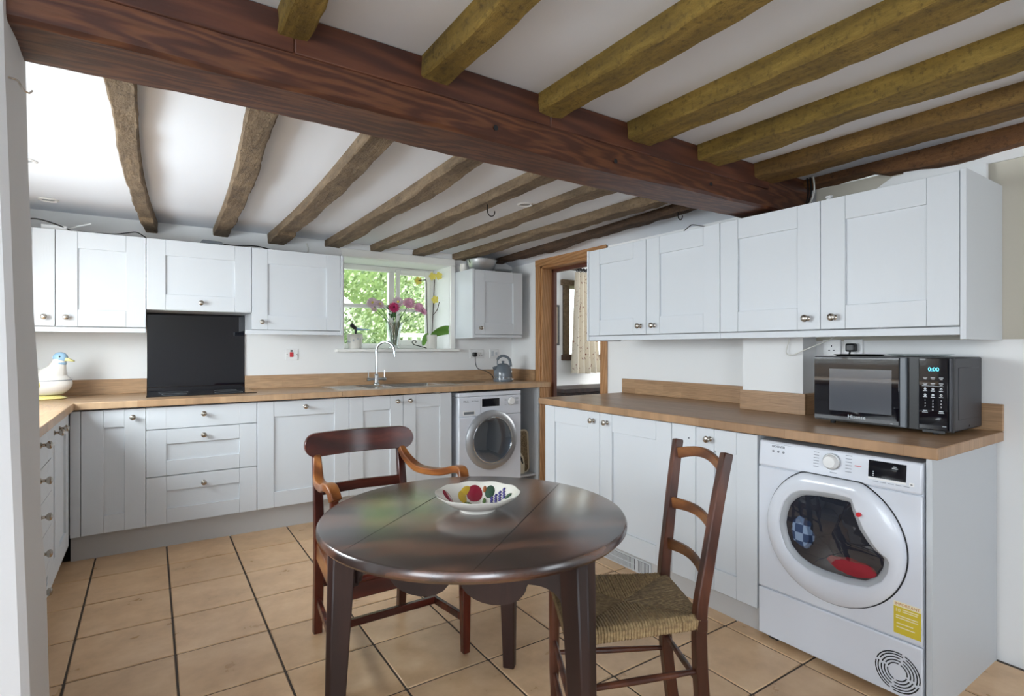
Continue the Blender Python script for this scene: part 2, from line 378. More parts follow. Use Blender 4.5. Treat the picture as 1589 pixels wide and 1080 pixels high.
# ------------------------------------------------------------------ the setting
def fz(x, y): return .04*((x-2.2)*(-1.9)+(y-1.4)*2.5)/9.86
FX0, FX1, FY0, FY1 = -2.2, 3.1, -2.2, 4.43
def fp(x, y, d=0): return (x, y, fz(x, y)+d)
b = MB().hexa([fp(FX0, FY0, -.1), fp(FX1, FY0, -.1), fp(FX1, FY1, -.1), fp(FX0, FY1, -.1)], [fp(FX0, FY0, -.004), fp(FX1, FY0, -.004), fp(FX1, FY1, -.004), fp(FX0, FY1, -.004)])
floor = struct(b.build('floor', 'grout'))
gx, gy = 0.04*(-1.9)/9.86, 0.04*2.5/9.86
PX, PY = .342, .3465
tm = MB().box(-PX/2+.004, PX/2-.004, -PY/2+.004, PY/2-.004, -.012, 0).build('tile', 'tile', floor, .003)
tme = tm.data; first = True
for i in range(-7, 9):
    for j in range(-1, 17):
        cx, cy = .083+PX*(i+.5), 3.56-PY*(j+.5)+PY*.0
        if cx < FX0+.1 or cx > 2.86 or cy < -.45: continue  # tiles stop behind the camera; bare dark base added there dims the near ceiling
        if cy > 1.62 and cx < -.62: continue
        if cy > 4.0: continue
        if cx > 2.5 and 1.4 < cy < 2.9: continue
        if first: o = tm; first = False
        else:
            o = tm.copy(); COL.objects.link(o); o.parent = floor
        o.location = fp(cx, cy); o.rotation_euler = (math.atan(gy), -math.atan(gx), 0)
b = MB().box(FX0-.1, 3.1, FY0-.1, 4.93, 2.10, 2.22)
b.hexa([(2.80, 1.7, 2.1), (2.96, 1.7, 2.035), (2.96, 4.43, 2.035), (2.80, 4.43, 2.1)], [(2.80, 1.7, 2.11), (2.97, 1.7, 2.11), (2.97, 4.43, 2.11), (2.80, 4.43, 2.11)])
ceiling = struct(b.build('ceiling', 'ceil'))
b = MB(); WX0, WX1, WZ0, WZ1 = 1.315, 2.275, 1.235, 1.985
b.box(-1.1, WX0, 4.43, 4.93, -.1, 2.11).box(WX1, 3.1, 4.43, 4.93, -.1, 2.11).box(WX0, WX1, 4.43, 4.93, -.1, WZ0).box(WX0, WX1, 4.43, 4.93, WZ1, 2.11)
wall_back = struct(b.build('wall_back', 'wall'))
b = MB().box(2.84, 3.1, FY0, 1.44, -.1, 1.275).box(2.71, 3.1, 1.44, 1.77, -.1, 1.905).box(2.96, 3.1, 1.77, 3.15, -.1, 2.11).box(2.96, 3.1, 3.15, 3.95, 1.985, 2.11).box(2.96, 3.1, 3.95, 4.43, -.1, 2.11)
b.box(2.87, 3.1, 1.44, 1.77, 1.905, 2.11)
wall_right = struct(b.build('wall_right', 'wall'))
b = MB().box(2.84, 3.1, FY0, 1.44, 1.275, 2.05)
struct(b.build('wall_right_upper', 'wall_beige'))
b = MB().box(2.828, 3.1, FY0, 1.05, 1.988, 2.11)
struct(b.build('trim_1', 'wall'))
b = MB().box(-1.1, -.97, 1.69, 2.0, -.1, 2.11).box(-1.1, -.97, 3.5, 4.43, -.1, 2.11).box(-1.1, -.97, 2.0, 3.5, -.1, 1.08).box(-1.1, -.97, 2.0, 3.5, 1.85, 2.11)
struct(b.build('wall_left', 'wall'))
# stub wall that carries the left end of the big beam
nz = 14; rings = []; b = MB()
def stub_ring(z):
    t = max(0, min(1, (z-.4)/1.5)); xr = lerp(-.198, -.243, t); n1 = .004*noise.noise((0, 0, z*5)); n2 = .006*noise.noise((3, 0, z*4))
    return [(-2.2, 1.44, z), (xr-.012, 1.44+n1, z), (xr+n1*.5, 1.452+n2, z), (xr+.003+n2, 1.56, z), (xr+n2, 1.68, z), (xr-.01, 1.69, z), (-2.2, 1.69, z)]
zs = [-.1+2.21*k/nz for k in range(nz+1)]
n = 7
for z in zs: b.v += stub_ring(z)
for k in range(nz):
    for j in range(n): b.f.append((k*n+j, k*n+(j+1) % n, (k+1)*n+(j+1) % n, (k+1)*n+j))
b.f.append(tuple(range(n))); b.f.append(tuple(nz*n+j for j in range(n)))
struct(b.build('wall_partition', 'stub'))
b = MB().box(-2.3, -1.5, -2.3, -2.2, -.1, 2.11).box(-.2, 1.7, -2.3, -2.2, -.1, 2.11).box(-1.5, -.2, -2.3, -2.2, -.1, .7).box(-1.5, -.2, -2.3, -2.2, 2.02, 2.11).box(2.7, 3.1, -2.3, -2.2, -.1, 2.11).box(1.7, 2.7, -2.3, -2.2, -.1, .7).box(1.7, 2.7, -2.3, -2.2, 2.02, 2.11)
struct(b.build('wall_rear', 'wall'))
b = MB().box(-2.3, -2.2, -2.2, -1.3, -.1, 2.11).box(-2.3, -2.2, .3, 1.69, -.1, 2.11).box(-2.3, -2.2, -1.3, .3, -.1, .8).box(-2.3, -2.2, -1.3, .3, 2.0, 2.11)
struct(b.build('wall_front_left', 'wall'))
def cross_window(name, fn, a0, a1, z0, z1, nb):
    w = bpy.data.objects.new(name, None); COL.objects.link(w); struct(w); w.location = fn((a0+a1)/2, 0, z0)
    f = MB()
    def bx(p, q, r, s_):
        A = fn(p, -.025, r); B = fn(q, .025, s_); f.box(min(A[0], B[0]), max(A[0], B[0]), min(A[1], B[1]), max(A[1], B[1]), r, s_)
    bx(a0+.05, a1-.05, z0, z0+.05); bx(a0+.05, a1-.05, z1-.05, z1); bx(a0, a0+.05, z0, z1); bx(a1-.05, a1, z0, z1)
    for k in range(1, nb): c = lerp(a0, a1, k/nb); bx(c-.03, c+.03, z0+.05, z1-.05)
    f.build('window_frame', 'white_gl', w, .003)
cross_window('window_2', lambda a, d, z: (a, -2.25+d, z), 1.7, 2.7, .7, 2.02, 2)
cross_window('window_added_rear_left', lambda a, d, z: (a, -2.25+d, z), -1.5, -.2, .7, 2.02, 2)  # unseen window, added to carry the rear-left fill
cross_window('window_3', lambda a, d, z: (-2.25+d, a, z), -1.3, .3, .8, 2.0, 2)
cross_window('window_4', lambda a, d, z: (-1.04+d, a, z), 2.0, 3.5, 1.08, 1.85, 2)

# kitchen sink window
win = bpy.data.objects.new('window_1', None); COL.objects.link(win); win.location = (1.79, 4.78, WZ0); struct(win)
FY = 4.76
f = MB().box(WX0, WX0+.05, FY, FY+.05, WZ0, WZ1).box(WX1-.05, WX1, FY, FY+.05, WZ0, WZ1).box(WX0+.05, WX1-.05, FY, FY+.049, WZ1-.05, WZ1).box(WX0+.05, WX1-.05, FY, FY+.049, WZ0, WZ0+.045).box(1.82, 1.875, FY-.005, FY+.05, WZ0+.045, WZ1-.05)
f.build('window_frame', 'white_gl', win, .004)
f = MB().box(1.885, 1.925, FY-.02, FY-.001, WZ0+.03, WZ1-.02).box(WX1-.1, WX1-.05, FY-.02, FY-.001, WZ0+.03, WZ1-.02).box(1.925, WX1-.1, FY-.02, FY-.001, WZ1-.07, WZ1-.02).box(1.925, WX1-.1, FY-.02, FY-.001, WZ0+.03, WZ0+.08)
f.build('opening_sash', 'white_gl', win, .004)
MB().box(WX0+.05, 1.82, FY+.005, FY+.04, 1.60, 1.635).build('glazing_bar', 'white_gl', win, .004)
MB().box(1.925, WX1-.1, FY-.018, FY-.002, 1.575, 1.605).build('glazing_bar', 'white_gl', win, .004)
for x0, x1, z0, z1 in ((WX0+.05, 1.82, WZ0+.045, 1.60), (WX0+.05, 1.82, 1.635, WZ1-.05), (1.925, WX1-.1, WZ0+.08, 1.575), (1.925, WX1-.1, 1.605, WZ1-.07)):
    MB().box(x0, x1, FY+.02, FY+.024, z0, z1).build('pane', 'glass', win)
MB().box(1.24, 2.355, 4.375, 4.76, 1.208, 1.234).build('window_sill', 'white_gl', win, .006, seg=2)
f = MB().box(WX0-.025, WX1+.045, 4.405, 4.43, WZ1+.002, 2.05).box(WX1+.002, WX1+.045, 4.405, 4.43, 1.234, WZ1+.002)
f.build('architrave', 'white_gl', win, .003)

# pine door frame to the next room
dr = bpy.data.objects.new('door_1', None); COL.objects.link(dr); dr.location = (2.96, 3.55, 0); struct(dr)
MB().box(2.942, 2.96, 3.95, 4.02, 0, 2.05).build('casing', 'pine', dr, .004)
MB().box(2.942, 2.96, 3.085, 3.15, 0, 2.05).build('casing', 'pine', dr, .004)
MB().box(2.940, 2.96, 3.085, 4.02, 1.98, 2.05).build('head_casing', 'pine_h', dr, .004)
MB().box(2.955, 3.10, 3.925, 3.955, 0, 1.985).build('jamb', 'pine', dr, .003)
MB().box(2.955, 3.10, 3.145, 3.172, 0, 1.985).build('jamb', 'pine', dr, .003)
MB().box(2.955, 3.10, 3.145, 3.955, 1.96, 1.987).build('head_jamb', 'pine_h', dr, .003)
MB().box(3.06, 3.10, 3.895, 3.928, 0, 1.965).build('door_stop', 'pine_dark', dr, .003)
MB().box(3.06, 3.10, 3.17, 3.965, 1.93, 1.962).build('door_stop', 'pine_dark', dr, .003)

# next room seen through the doorway
b = MB().box(3.1, 3.86, 4.75, 5.1, -.1, 2.3).box(4.75, 5.6, 4.75, 5.1, -.1, 2.3).box(3.86, 4.75, 4.75, 5.1, -.1, 1.16).box(3.86, 4.75, 4.75, 5.1, 2.0, 2.3).box(3.1, 3.1001, 4.43, 4.75, -.1, 2.3)
struct(b.build('wall_next_room', 'wall'))
b = MB().box(5.5, 5.6, 1.5, 4.75, -.1, .8).box(5.5, 5.6, 1.5, 3.0, .8, 2.3).box(5.5, 5.6, 4.3, 4.75, .8, 2.3).box(5.5, 5.6, 3.0, 4.3, 2.1, 2.3).box(3.1, 5.6, 1.4, 1.5, -.1, 2.3)
struct(b.build('wall_next_room_side', 'wall'))
struct(MB().box(3.1, 5.6, 1.4, 5.1, 2.2, 2.3).build('ceiling_next_room', 'ceil'))
struct(MB().box(3.1, 5.6, 1.4, 5.1, -.12, -.02).build('floor_next_room', 'grout'))
w5 = bpy.data.objects.new('window_5', None); COL.objects.link(w5); w5.location = (4.3, 4.75, 1.16); struct(w5)
MB().box(3.87, 3.955, 4.735, 5.0, 1.16, 1.95).build('timber_post', 'j_grey', w5, .006)
MB().box(3.83, 4.8, 4.71, 5.0, 1.945, 2.01).build('lintel', 'j_grey', w5, .008)
MB().box(3.84, 4.8, 4.68, 5.0, 1.10, 1.165).build('sill', 'j_dark', w5, .008)
MB().box(3.95, 4.75, 5.02, 5.026, 1.16, 1.95).build('pane', 'glass', w5)

# ------------------------------------------------------------------ beams
def rough_beam(name, label, x0, x1, y0, y1, zb, zt, mat, along='y', seed=0, amp=.006, seg=40, bend=None, bevel=.006, cat='ceiling joist', group=None, taper=None):
    """hewn timber with uneven arrises; bend(t)->(dx,dz,dw)"""
    b = MB(); ns = 4
    for k in range(seg+1):
        t = k/seg; dx, dz, dw = bend(t) if bend else (0, 0, 0)
        if along == 'y': a0, a1, y = x0+dx-dw, x1+dx+dw, lerp(y0, y1, t)
        else: a0, a1, y = y0+dx-dw, y1+dx+dw, lerp(x0, x1, t)
        z0 = zb+dz; c = min(bevel, (a1-a0)*.2)
        sec = [(a0, zt), (a0, lerp(z0, zt, .5)), (a0, z0+c), (a0+c, z0), (lerp(a0, a1, .33), z0), (lerp(a0, a1, .66), z0), (a1-c, z0), (a1, z0+c), (a1, lerp(z0, zt, .5)), (a1, zt)]
        for q, (a, z) in enumerate(sec):
            if q not in (0, 9):
                nv = noise.noise_vector((a*9+seed*7.1, y*3.2, z*9)); n2 = noise.noise_vector((a*25+seed*3.3, y*14, z*25))
                a += nv.x*amp+n2.x*amp*.6; z += nv.z*amp+n2.z*amp*.6
            b.v.append((a, y, z) if along == 'y' else (y, a, z))
    m = 10
    for k in range(seg):
        for q in range(m): b.f.append((k*m+q, k*m+(q+1) % m, (k+1)*m+(q+1) % m, (k+1)*m+q))
    b.f.append(tuple(range(m))); b.f.append(tuple(seg*m+q for q in range(m)))
    return tag(b.build(name, mat, None, ang=28), label, cat, group)
mb_ = thing('main_beam', 'huge dark brown oak beam spanning the room above the table', 'beam', (1.3, 1.57, 1.905))
body = rough_beam('beam_body', None, -.26, 2.86, 1.474, 1.672, 1.903, 2.10, 'beam', 'x', 3, .004, 70, lambda t: (0, .004*math.sin(t*9), 0), .010, None)
body.parent = mb_; body.location = -mb_.location
FJ = [(.268, .347), (.664, .752), (1.09, 1.192), (1.508, 1.635), (1.925, 2.075), (2.337, 2.50)]
ed = [-.235] + [e for p in FJ for e in p] + [2.84]
for xa, xb in ((-.235, .308), (.3095, 1.14), (1.1415, 2.46)):
    MB().box(xa, xb, 1.468, 1.48, 1.998, 2.099).build('fillet_board', 'plank', mb_, .003)
for k, (x, y, z) in enumerate(((.92, 1.473, 1.945), (1.45, 1.473, 1.94), (2.02, 1.473, 1.95))):
    MB().lathe([(.0, -.002), (.008, -.002), (.009, .0), (.004, .001), (0, .001)], 10, (x, y-.004, z), ((1, 0, 0), (0, 0, 1), (0, -1, 0))).build('knot', 'dark_gap', mb_)
ords = ['leftmost', 'second from left', 'third from left', 'third from right', 'second from right', 'rightmost']
fmat = ['j_ochre']*5+['j_brown']
for k, (x0, x1) in enumerate(FJ):
    rough_beam('ceiling_joist', 'ochre-yellow joist on the near side of main beam, %s of six' % ords[k], x0, x1, -2.2, 1.474, 2.035, 2.10, fmat[k], 'y', 10+k, .010, 90, group='joists in front of the main beam')
def wp_b(t): return (0.012*math.sin(t*7), .014*noise.noise((t*9, 1, 2))+(.03 if t > .9 else 0), 0)
rough_beam('wall_plate', 'ragged brown timber along the top of the right wall above cabinets', 2.775, 2.86, -2.2, 1.474, 2.028, 2.10, 'j_rust', 'y', 31, .012, 60, wp_b, cat='ceiling joist')
BJ = [((-.115, -.035), (-.028, .045), 'j_grey'), ((.28, .37), (.375, .475), 'j_grey'), ((.695, .80), (.735, .86), 'j_grey'), ((1.125, 1.228), (1.16, 1.285), 'j_grey'),
      ((1.53, 1.637), (1.53, 1.63), 'j_grey'), ((1.905, 2.015), (1.92, 2.03), 'j_grey'), ((2.305, 2.412), (2.30, 2.43), 'j_grey'), ((2.585, 2.665), (2.765, 2.86), 'j_dark')]
bord = ['leftmost', 'second from the left', 'third from the left', 'fourth from the left', 'fifth from the left', 'third from the right', 'second from the right', 'rightmost']
for k, (a, c, mt) in enumerate(BJ):
    ay, cy = 2.05, 4.45
    def bd(t, a=a, c=c, k=k):
        y = lerp(1.66, 4.45, t); s_ = (y-ay)/(cy-ay); m0 = sum(a)/2; m1 = sum(c)/2; w0 = (a[1]-a[0])/2; w1 = (c[1]-c[0])/2
        curve = [.03, .02, .025, .015, .012, .01, .008, .01][k]*math.sin(math.pi*max(0, min(1, s_)))*(-1 if k == 0 else 1)
        dz = -.004+.012*noise.noise((k*3.7, t*4, 0))-(.02*(t > .86) if k in (0, 2) else 0)
        return (lerp(m0, m1, s_)-0+curve, dz, lerp(w0, w1, s_)-.05)
    rough_beam('ceiling_joist', 'weathered %s joist over the kitchen units, %s of eight' % ('bark-brown' if mt == 'j_dark' else 'grey-brown', bord[k]), -.05, .05, 1.66, 4.45, 2.052, 2.10, mt, 'y', 50+k, .009 if k < 6 else .012, 90, bd, group='joists behind the main beam')
for k, (x, y, lb) in enumerate(((-.48, 3.3, 'white recessed downlight half hidden by the white post at left'), (-.49, 4.1, 'white recessed downlight above the left wall cupboards'), (1.864, 2.647, 'white recessed downlight between joists near the black hook'))):
    d = thing('downlight', lb, 'ceiling light', (x, y, 2.1), 'recessed downlights')
    MB().lathe([(.03, -.001), (.04, -.008), (.048, -.004), (.048, .0), (.03, 0)], 24, (x, y, 2.1)).build('bezel', 'white_plastic', d)
    MB().lathe([(0, -.0025), (.03, -.0025), (.03, 0), (0, 0)], 20, (x, y, 2.1)).build('bulb', 'silver_ring', d)
def hook(label, x, y, z, s=1):
    p = [(x, y, z), (x, y, z-.03*s)] + [(x+.018*s*math.sin(q)*.6+0, y-.018*s*math.sin(q)*.8, z-.045*s-.018*s*(1-math.cos(q))+.018*s) for q in [R(v) for v in range(0, 0, 1)]]
    p += [(x+.02*s*(1-math.cos(R(v))), y, z-.03*s-.022*s*math.sin(R(v))) for v in range(15, 200, 18)]
    tag(MB().tube(p, .003, 6).build('ceiling_hook', 'blackiron'), label, 'hook')
hook('black iron hook hanging under the fifth kitchen joist by the downlight', 1.585, 2.62, 2.05, 1.2)
hook('small black hook under the rightmost kitchen joist beside the main beam', 2.60, 2.12, 2.055, 1.0)

tag(MB().tube(spline([(-.24, 1.475, 1.787), (-.225, 1.476, 1.785), (-.218, 1.478, 1.772), (-.208, 1.48, 1.765), (-.202, 1.481, 1.772)], 5), .002, 6).build('post_hook', 'nickel'), 'small metal hook on the white post below the beam', 'hook')
# ------------------------------------------------------------------ cabinets
def knob_mesh():
    prof = [(0, 0), (.012, 0), (.012, .003), (.0065, .007), (.006, .016), (.010, .020), (.0155, .026), (.0165, .031), (.014, .036), (.008, .039), (0, .0395)]
    o = MB().lathe(prof, 16).build('knob', 'nickel'); me = o.data; bpy.data.objects.remove(o); return me
KN = knob_mesh()
class Face:
    """door plane: side 'Y' faces -Y at y=c; 'X-' faces -X at x=c; 'X+' faces +X at x=c"""
    def __init__(s, side, c): s.side = side; s.c = c
    def p(s, a, d, z): return {'Y': (a, s.c-d, z), 'X-': (s.c-d, a, z), 'X+': (s.c+d, a, z)}[s.side]
    def box(s, mb, a0, a1, d0, d1, z0, z1):
        A, B = s.p(a0, d0, z0), s.p(a1, d1, z1)
        return mb.box(*sorted((A[0], B[0])), *sorted((A[1], B[1])), *sorted((A[2], B[2])))
    def rot(s): return {'Y': (R(90), 0, 0), 'X-': (0, R(-90), 0), 'X+': (0, R(90), 0)}[s.side]
G = .0015
def knob(F, par, a, z): inst('knob', KN, par, F.p(a, -.0005, z), F.rot())
def shaker(F, par, a0, a1, z0, z1, kn=None, sw=.1, rw=.1, name='door', recess=True):
    a0 += G; a1 -= G; z0 += G; z1 -= G
    d = F.box(MB(), a0+sw-.01, a1-sw+.01, -.02, -.0115 if recess else -.0006, z0+(rw-.01 if recess else 0), z1-(rw-.01 if recess else 0)).build(name, 'door_v' if name == 'door' else 'door_h', par)
    F.box(MB(), a0, a0+sw, -.02, 0, z0, z1).build('stile', 'door_v', d, .0012)
    F.box(MB(), a1-sw, a1, -.02, 0, z0, z1).build('stile', 'door_v', d, .0012)
    if recess:
        F.box(MB(), a0+sw+.0008, a1-sw-.0008, -.02, -.0006, z0, z0+rw).build('rail', 'door_h', d, .0012)
        F.box(MB(), a0+sw+.0008, a1-sw-.0008, -.02, -.0006, z1-rw, z1).build('rail', 'door_h', d, .0012)
    if kn: knob(F, d, *kn)
    return d
def cab(name, label, F, a0, a1, z0, z1, depth, cat, group, doors=(), back=None):
    r = thing(name, label, cat, F.p((a0+a1)/2, -depth/2, z0), group)
    F.box(MB(), a0+.0005, a1-.0005, -depth, -.0225, z0, z1 if name != 'sink_cabinet' else z1-.13).build('carcass', 'carcass', r)
    return r
BK = Face('Y', 3.83); ZB0, ZB1 = .19, .888
g = 'pale grey base units along the back wall'
c = cab('base_cabinet', 'narrow pale grey base cabinet in the left corner beside the drawers', BK, -.321, -.021, ZB0, ZB1, .56, 'cabinet', g)
shaker(BK, c, -.321, -.021, ZB0, ZB1, (-.083, .84))
c = cab('drawer_unit', 'pale grey three-drawer base unit under the black hob', BK, -.021, .575, ZB0, ZB1, .56, 'drawers', g)
shaker(BK, c, -.021, .575, .757, ZB1, (.274, .838), name='drawer', recess=False)
shaker(BK, c, -.021, .575, .477, .755, (.274, .708), rw=.088, name='drawer')
shaker(BK, c, -.021, .575, ZB0, .475, (.274, .416), rw=.088, name='drawer')
c = cab('integrated_dishwasher', 'wide pale grey door with central knob between drawers and sink cupboard', BK, .575, 1.172, ZB0, ZB1, .56, 'cabinet', g)
shaker(BK, c, .575, 1.172, ZB0, ZB1, (.872, .845))
c = cab('sink_cabinet', 'pale grey two-door base cabinet under the steel sink', BK, 1.172, 1.985, ZB0, ZB1, .56, 'cabinet', g)
shaker(BK, c, 1.172, 1.578, ZB0, ZB1, (1.528, .844)); shaker(BK, c, 1.578, 1.985, ZB0, ZB1, (1.628, .844))
tag(BK.box(MB(), -.368, -.3225, -.03, -.001, ZB0, ZB1).build('corner_filler', 'door_v', None, .001), 'thin grey filler strip in the inner corner of the base units', 'filler panel')
tag(MB().box(-.37, 1.98, 3.885, 3.90, fz(.3, 3.9)-.02, ZB0).build('plinth', 'plinth', None, .001), 'long grey plinth board under the back base units', 'plinth')
tag(MB().box(-.435, -.42, 1.75, 3.884, fz(-.4, 3)-.02, ZB0-.031).build('plinth', 'plinth', None, .001), 'short grey plinth under the left-hand drawers beside the white post', 'plinth')
LF = Face('X+', -.37); g2 = 'pale grey base units along the left wall'
c = cab('drawer_unit', 'pale grey five-drawer stack on the left, partly behind the white post', LF, 2.585, 3.185, ZB0-.03, ZB1, .56, 'drawers', g2)
zz = [ZB0-.03, .30, .45, .597, .745, ZB1]
for k in range(5): shaker(LF, c, 2.585, 3.185, zz[k], zz[k+1]-.001, (2.885, [.245, .402, .552, .70, .845][k]), rw=.045, name='drawer', recess=(k == 0))
c = cab('base_cabinet', 'very narrow pale grey pull-out beside the left drawer stack', LF, 3.186, 3.345, ZB0-.03, ZB1, .56, 'cabinet', g2)
shaker(LF, c, 3.186, 3.345, ZB0-.03, ZB1, (3.262, .846), sw=.05)
c = cab('base_cabinet', 'pale grey corner base cabinet on the left wall nearest the back run', LF, 3.346, 3.827, ZB0-.03, ZB1, .56, 'cabinet', g2)
shaker(LF, c, 3.346, 3.80, ZB0-.03, ZB1, (3.43, .846))
# worktops
WT0, WT1 = .897, .937
wt = thing('worktop', 'light oak block worktop running under the window with sink and hob', 'worktop', (1.2, 4.1, WT0))
MB().box(-.97, 1.118, 3.80, 4.43, WT0, WT1).build('worktop_slab', 'wt_x', wt, .004, seg=2)
sl = MB().box(1.118, 1.63, 3.80, 3.905, WT0, WT1).box(1.118, 1.63, 4.335, 4.43, WT0, WT1).box(1.63, 2.95, 3.80, 3.905, WT0, WT1).box(1.63, 2.1, 4.335, 4.43, WT0, WT1).box(2.09, 2.95, 3.905, 4.43, WT0, WT1)
sl.build('worktop_slab', 'wt_x', wt)
tag(MB().box(-.97, -.347, 1.72, 3.799, WT0, WT1).build('worktop', 'wt_yl', None, .004, seg=2), 'light oak worktop along the left wall behind the white post', 'worktop')
tag(MB().box(-.95, -.0185, 4.412, 4.4295, WT1, 1.035).build('upstand', 'up_x', None, .002), 'oak upstand behind the duck, left of the black splashback', 'upstand')
tag(MB().box(.581, 2.94, 4.412, 4.4295, WT1, 1.035).build('upstand', 'up_x', None, .002), 'long oak upstand behind the sink and kettle', 'upstand')
tag(MB().box(2.942, 2.9595, 4.03, 4.411, WT1, 1.04).build('upstand', 'up_y', None, .002), 'short oak upstand return between kettle and pine door frame', 'upstand')
tag(MB().box(2.83, 2.85, 3.825, 4.42, fz(2.84, 4)-.01, WT0).build('end_panel', 'carcass', None, .001), 'grey end panel beside the front-loading washing machine under the worktop', 'panel')
tag(MB().box(2.852, 2.94, 3.815, 3.86, fz(2.84, 4), WT0).build('door_lining', 'pine', None, .003), 'brown pine upright closing the worktop end by the doorway', 'panel')
# right-hand run
RF = Face('X-', 2.19); ZR0, ZR1 = .108, .862; g3 = 'pale grey base units along the right wall'
c = cab('base_cabinet', 'pale grey two-door base cabinet on the right by the doorway', RF, 1.826, 2.88, ZR0, ZR1, .50, 'cabinet', g3)
shaker(RF, c, 2.353, 2.88, ZR0, ZR1, (2.405, .81)); shaker(RF, c, 1.826, 2.353, ZR0, ZR1, (2.29, .81))
c = cab('base_cabinet', 'pale grey single-door base cabinet between the rush chair back and tumble dryer', RF, 1.36, 1.825, ZR0, ZR1, .50, 'cabinet', g3)
shaker(RF, c, 1.36, 1.68, ZR0, ZR1, (1.60, .812)); d = RF.box(MB(), 1.682, 1.824, -.02, 0, ZR0, ZR1).build('filler', 'door_v', c, .0012)
MB().ball((2.189, 1.72, .80), .004, 8, 6).build('screw_cap', 'grey_plastic', c)
pl = thing('plinth', 'pale plinth with a steel heater grille under the right base units', 'plinth', (2.235, 2.1, 0))
MB().box(2.222, 2.237, 1.362, 2.90, -.02, ZR0).build('board', 'plinth', pl, .001)
MB().box(2.216, 2.222, 1.985, 2.375, .012, .088).build('grille_plate', 'grille', pl, .002)
MB().box(2.2145, 2.2165, 2.10, 2.36, .02, .08).build('grille_recess', 'grille_dark', pl); MB().box(2.2145, 2.2165, 2.0, 2.08, .02, .08).build('grille_recess', 'grille_dark', pl)
sl0 = MB().box(-.0015, .0015, -.0028, .0028, -.03, .03).build('slat', 'grille'); sme = sl0.data; bpy.data.objects.remove(sl0)
for k in range(26): inst('slat', sme, pl, (2.2135, 2.105+k*.01, .05))
for k in range(8): inst('slat', sme, pl, (2.2135, 2.005+k*.01, .05))
MB().box(2.211, 2.2135, 2.10, 2.36, .048, .053).build('grille_bar', 'grille', pl)
rw_ = thing('worktop', 'brown oak block worktop on the right carrying the microwave', 'worktop', (2.5, 1.8, .867))
out = [(2.165, .705), (2.835, .705), (2.835, 1.438), (2.708, 1.438), (2.708, 1.772), (2.955, 1.772), (2.955, 2.92), (2.165, 2.92)]
MB().prism(out, lambda a, b_, d: (a, b_, d), .867, .907).build('worktop_slab', 'wt_y', rw_, .004, seg=2)
tag(MB().box(2.937, 2.9555, 1.775, 2.915, .9072, 1.012).build('upstand', 'up_y', None, .002), 'long oak upstand on the right worktop nearest the doorway', 'upstand')
pu = thing('upstand', 'oak upstand wrapped round the white pier beside the microwave', 'upstand', (2.7, 1.6, .907))
MB().box(2.688, 2.7065, 1.418, 1.775, .9072, 1.012).build('upstand_face', 'up_y', pu, .002)
MB().box(2.7065, 2.836, 1.418, 1.4375, .9072, 1.012).build('upstand_return', 'up_x', pu, .002)
tag(MB().box(2.818, 2.8365, .705, 1.416, .9072, 1.015).build('upstand', 'up_y', None, .002), 'oak upstand behind the microwave at the near end', 'upstand')
tag(MB().box(2.182, 2.83, .726, .744, fz(2.5, .73)-.01, .866).build('end_panel', 'carcass', None, .001), 'tall grey end panel against the tumble dryer at far right', 'panel')

# wall cupboards
WB = Face('Y', 4.09); ZW0, ZW1 = 1.367, 1.932
g4 = 'pale grey wall cupboards on the back wall'
def pelmet(F, par, a0, a1, z0, z1, d0=-.05, d1=-.004): F.box(MB(), a0, a1, d0, d1, z0, z1).build('light_pelmet', 'door_h', par, .002)
c = cab('wall_cabinet', 'pale grey two-door wall cupboard above the ceramic duck', WB, -.90, -.0215, ZW0, ZW1, .335, 'cupboard', g4)
shaker(WB, c, -.90, -.459, ZW0, ZW1, (-.506, 1.42)); shaker(WB, c, -.459, -.0215, ZW0, ZW1, (-.408, 1.42)); pelmet(WB, c, -.90, -.0215, 1.334, ZW0-.003)
c = cab('hood_cabinet', 'pale grey lift-up extractor cupboard above the black splashback', WB, -.0205, .5795, 1.481, ZW1, .335, 'cupboard', g4)
shaker(WB, c, -.0205, .5795, 1.481, ZW1, (.277, 1.535))
c = cab('wall_cabinet', 'pale grey single-door wall cupboard left of the window', WB, .5805, 1.205, ZW0, ZW1, .335, 'cupboard', g4)
shaker(WB, c, .5805, 1.187, ZW0, ZW1, (.643, 1.42)); WB.box(MB(), 1.187, 1.2055, -.335, .001, 1.334, ZW1+.003).build('side_panel', 'door_v', c, .001); pelmet(WB, c, .545, 1.187, 1.334, ZW0-.003)
c = cab('wall_cabinet', 'pale grey wall cupboard above the kettle, right of the window', WB, 2.34, 2.85, 1.36, 1.926, .335, 'cupboard', g4)
shaker(WB, c, 2.345, 2.85, 1.36, 1.926, (2.398, 1.415)); WB.box(MB(), 2.322, 2.343, -.338, .001, 1.325, 1.93).build('side_panel', 'door_v', c, .001); pelmet(WB, c, 2.343, 2.85, 1.333, 1.357)
WR = Face('X-', 2.445); g5 = 'pale grey wall cupboards on the right wall'; ZQ0, ZQ1 = 1.321, 1.887
c = cab('wall_cabinet', 'pale grey two-door wall cupboard on the right wall beside the doorway', WR, 1.727, 2.73, ZQ0, ZQ1, .25, 'cupboard', g5)
shaker(WR, c, 2.228, 2.73, ZQ0, ZQ1, (2.272, 1.372)); shaker(WR, c, 1.727, 2.228, ZQ0, ZQ1, (2.165, 1.372)); pelmet(WR, c, 1.727, 2.735, 1.288, ZQ0-.003)
WR.box(MB(), 2.7305, 2.748, -.3, .002, 1.286, ZQ1+.002).build('side_panel', 'door_v', c, .001)
c = cab('wall_cabinet', 'pale grey two-door wall cupboard directly above the microwave', WR, .7305, 1.7265, ZQ0, ZQ1, .25, 'cupboard', g5)
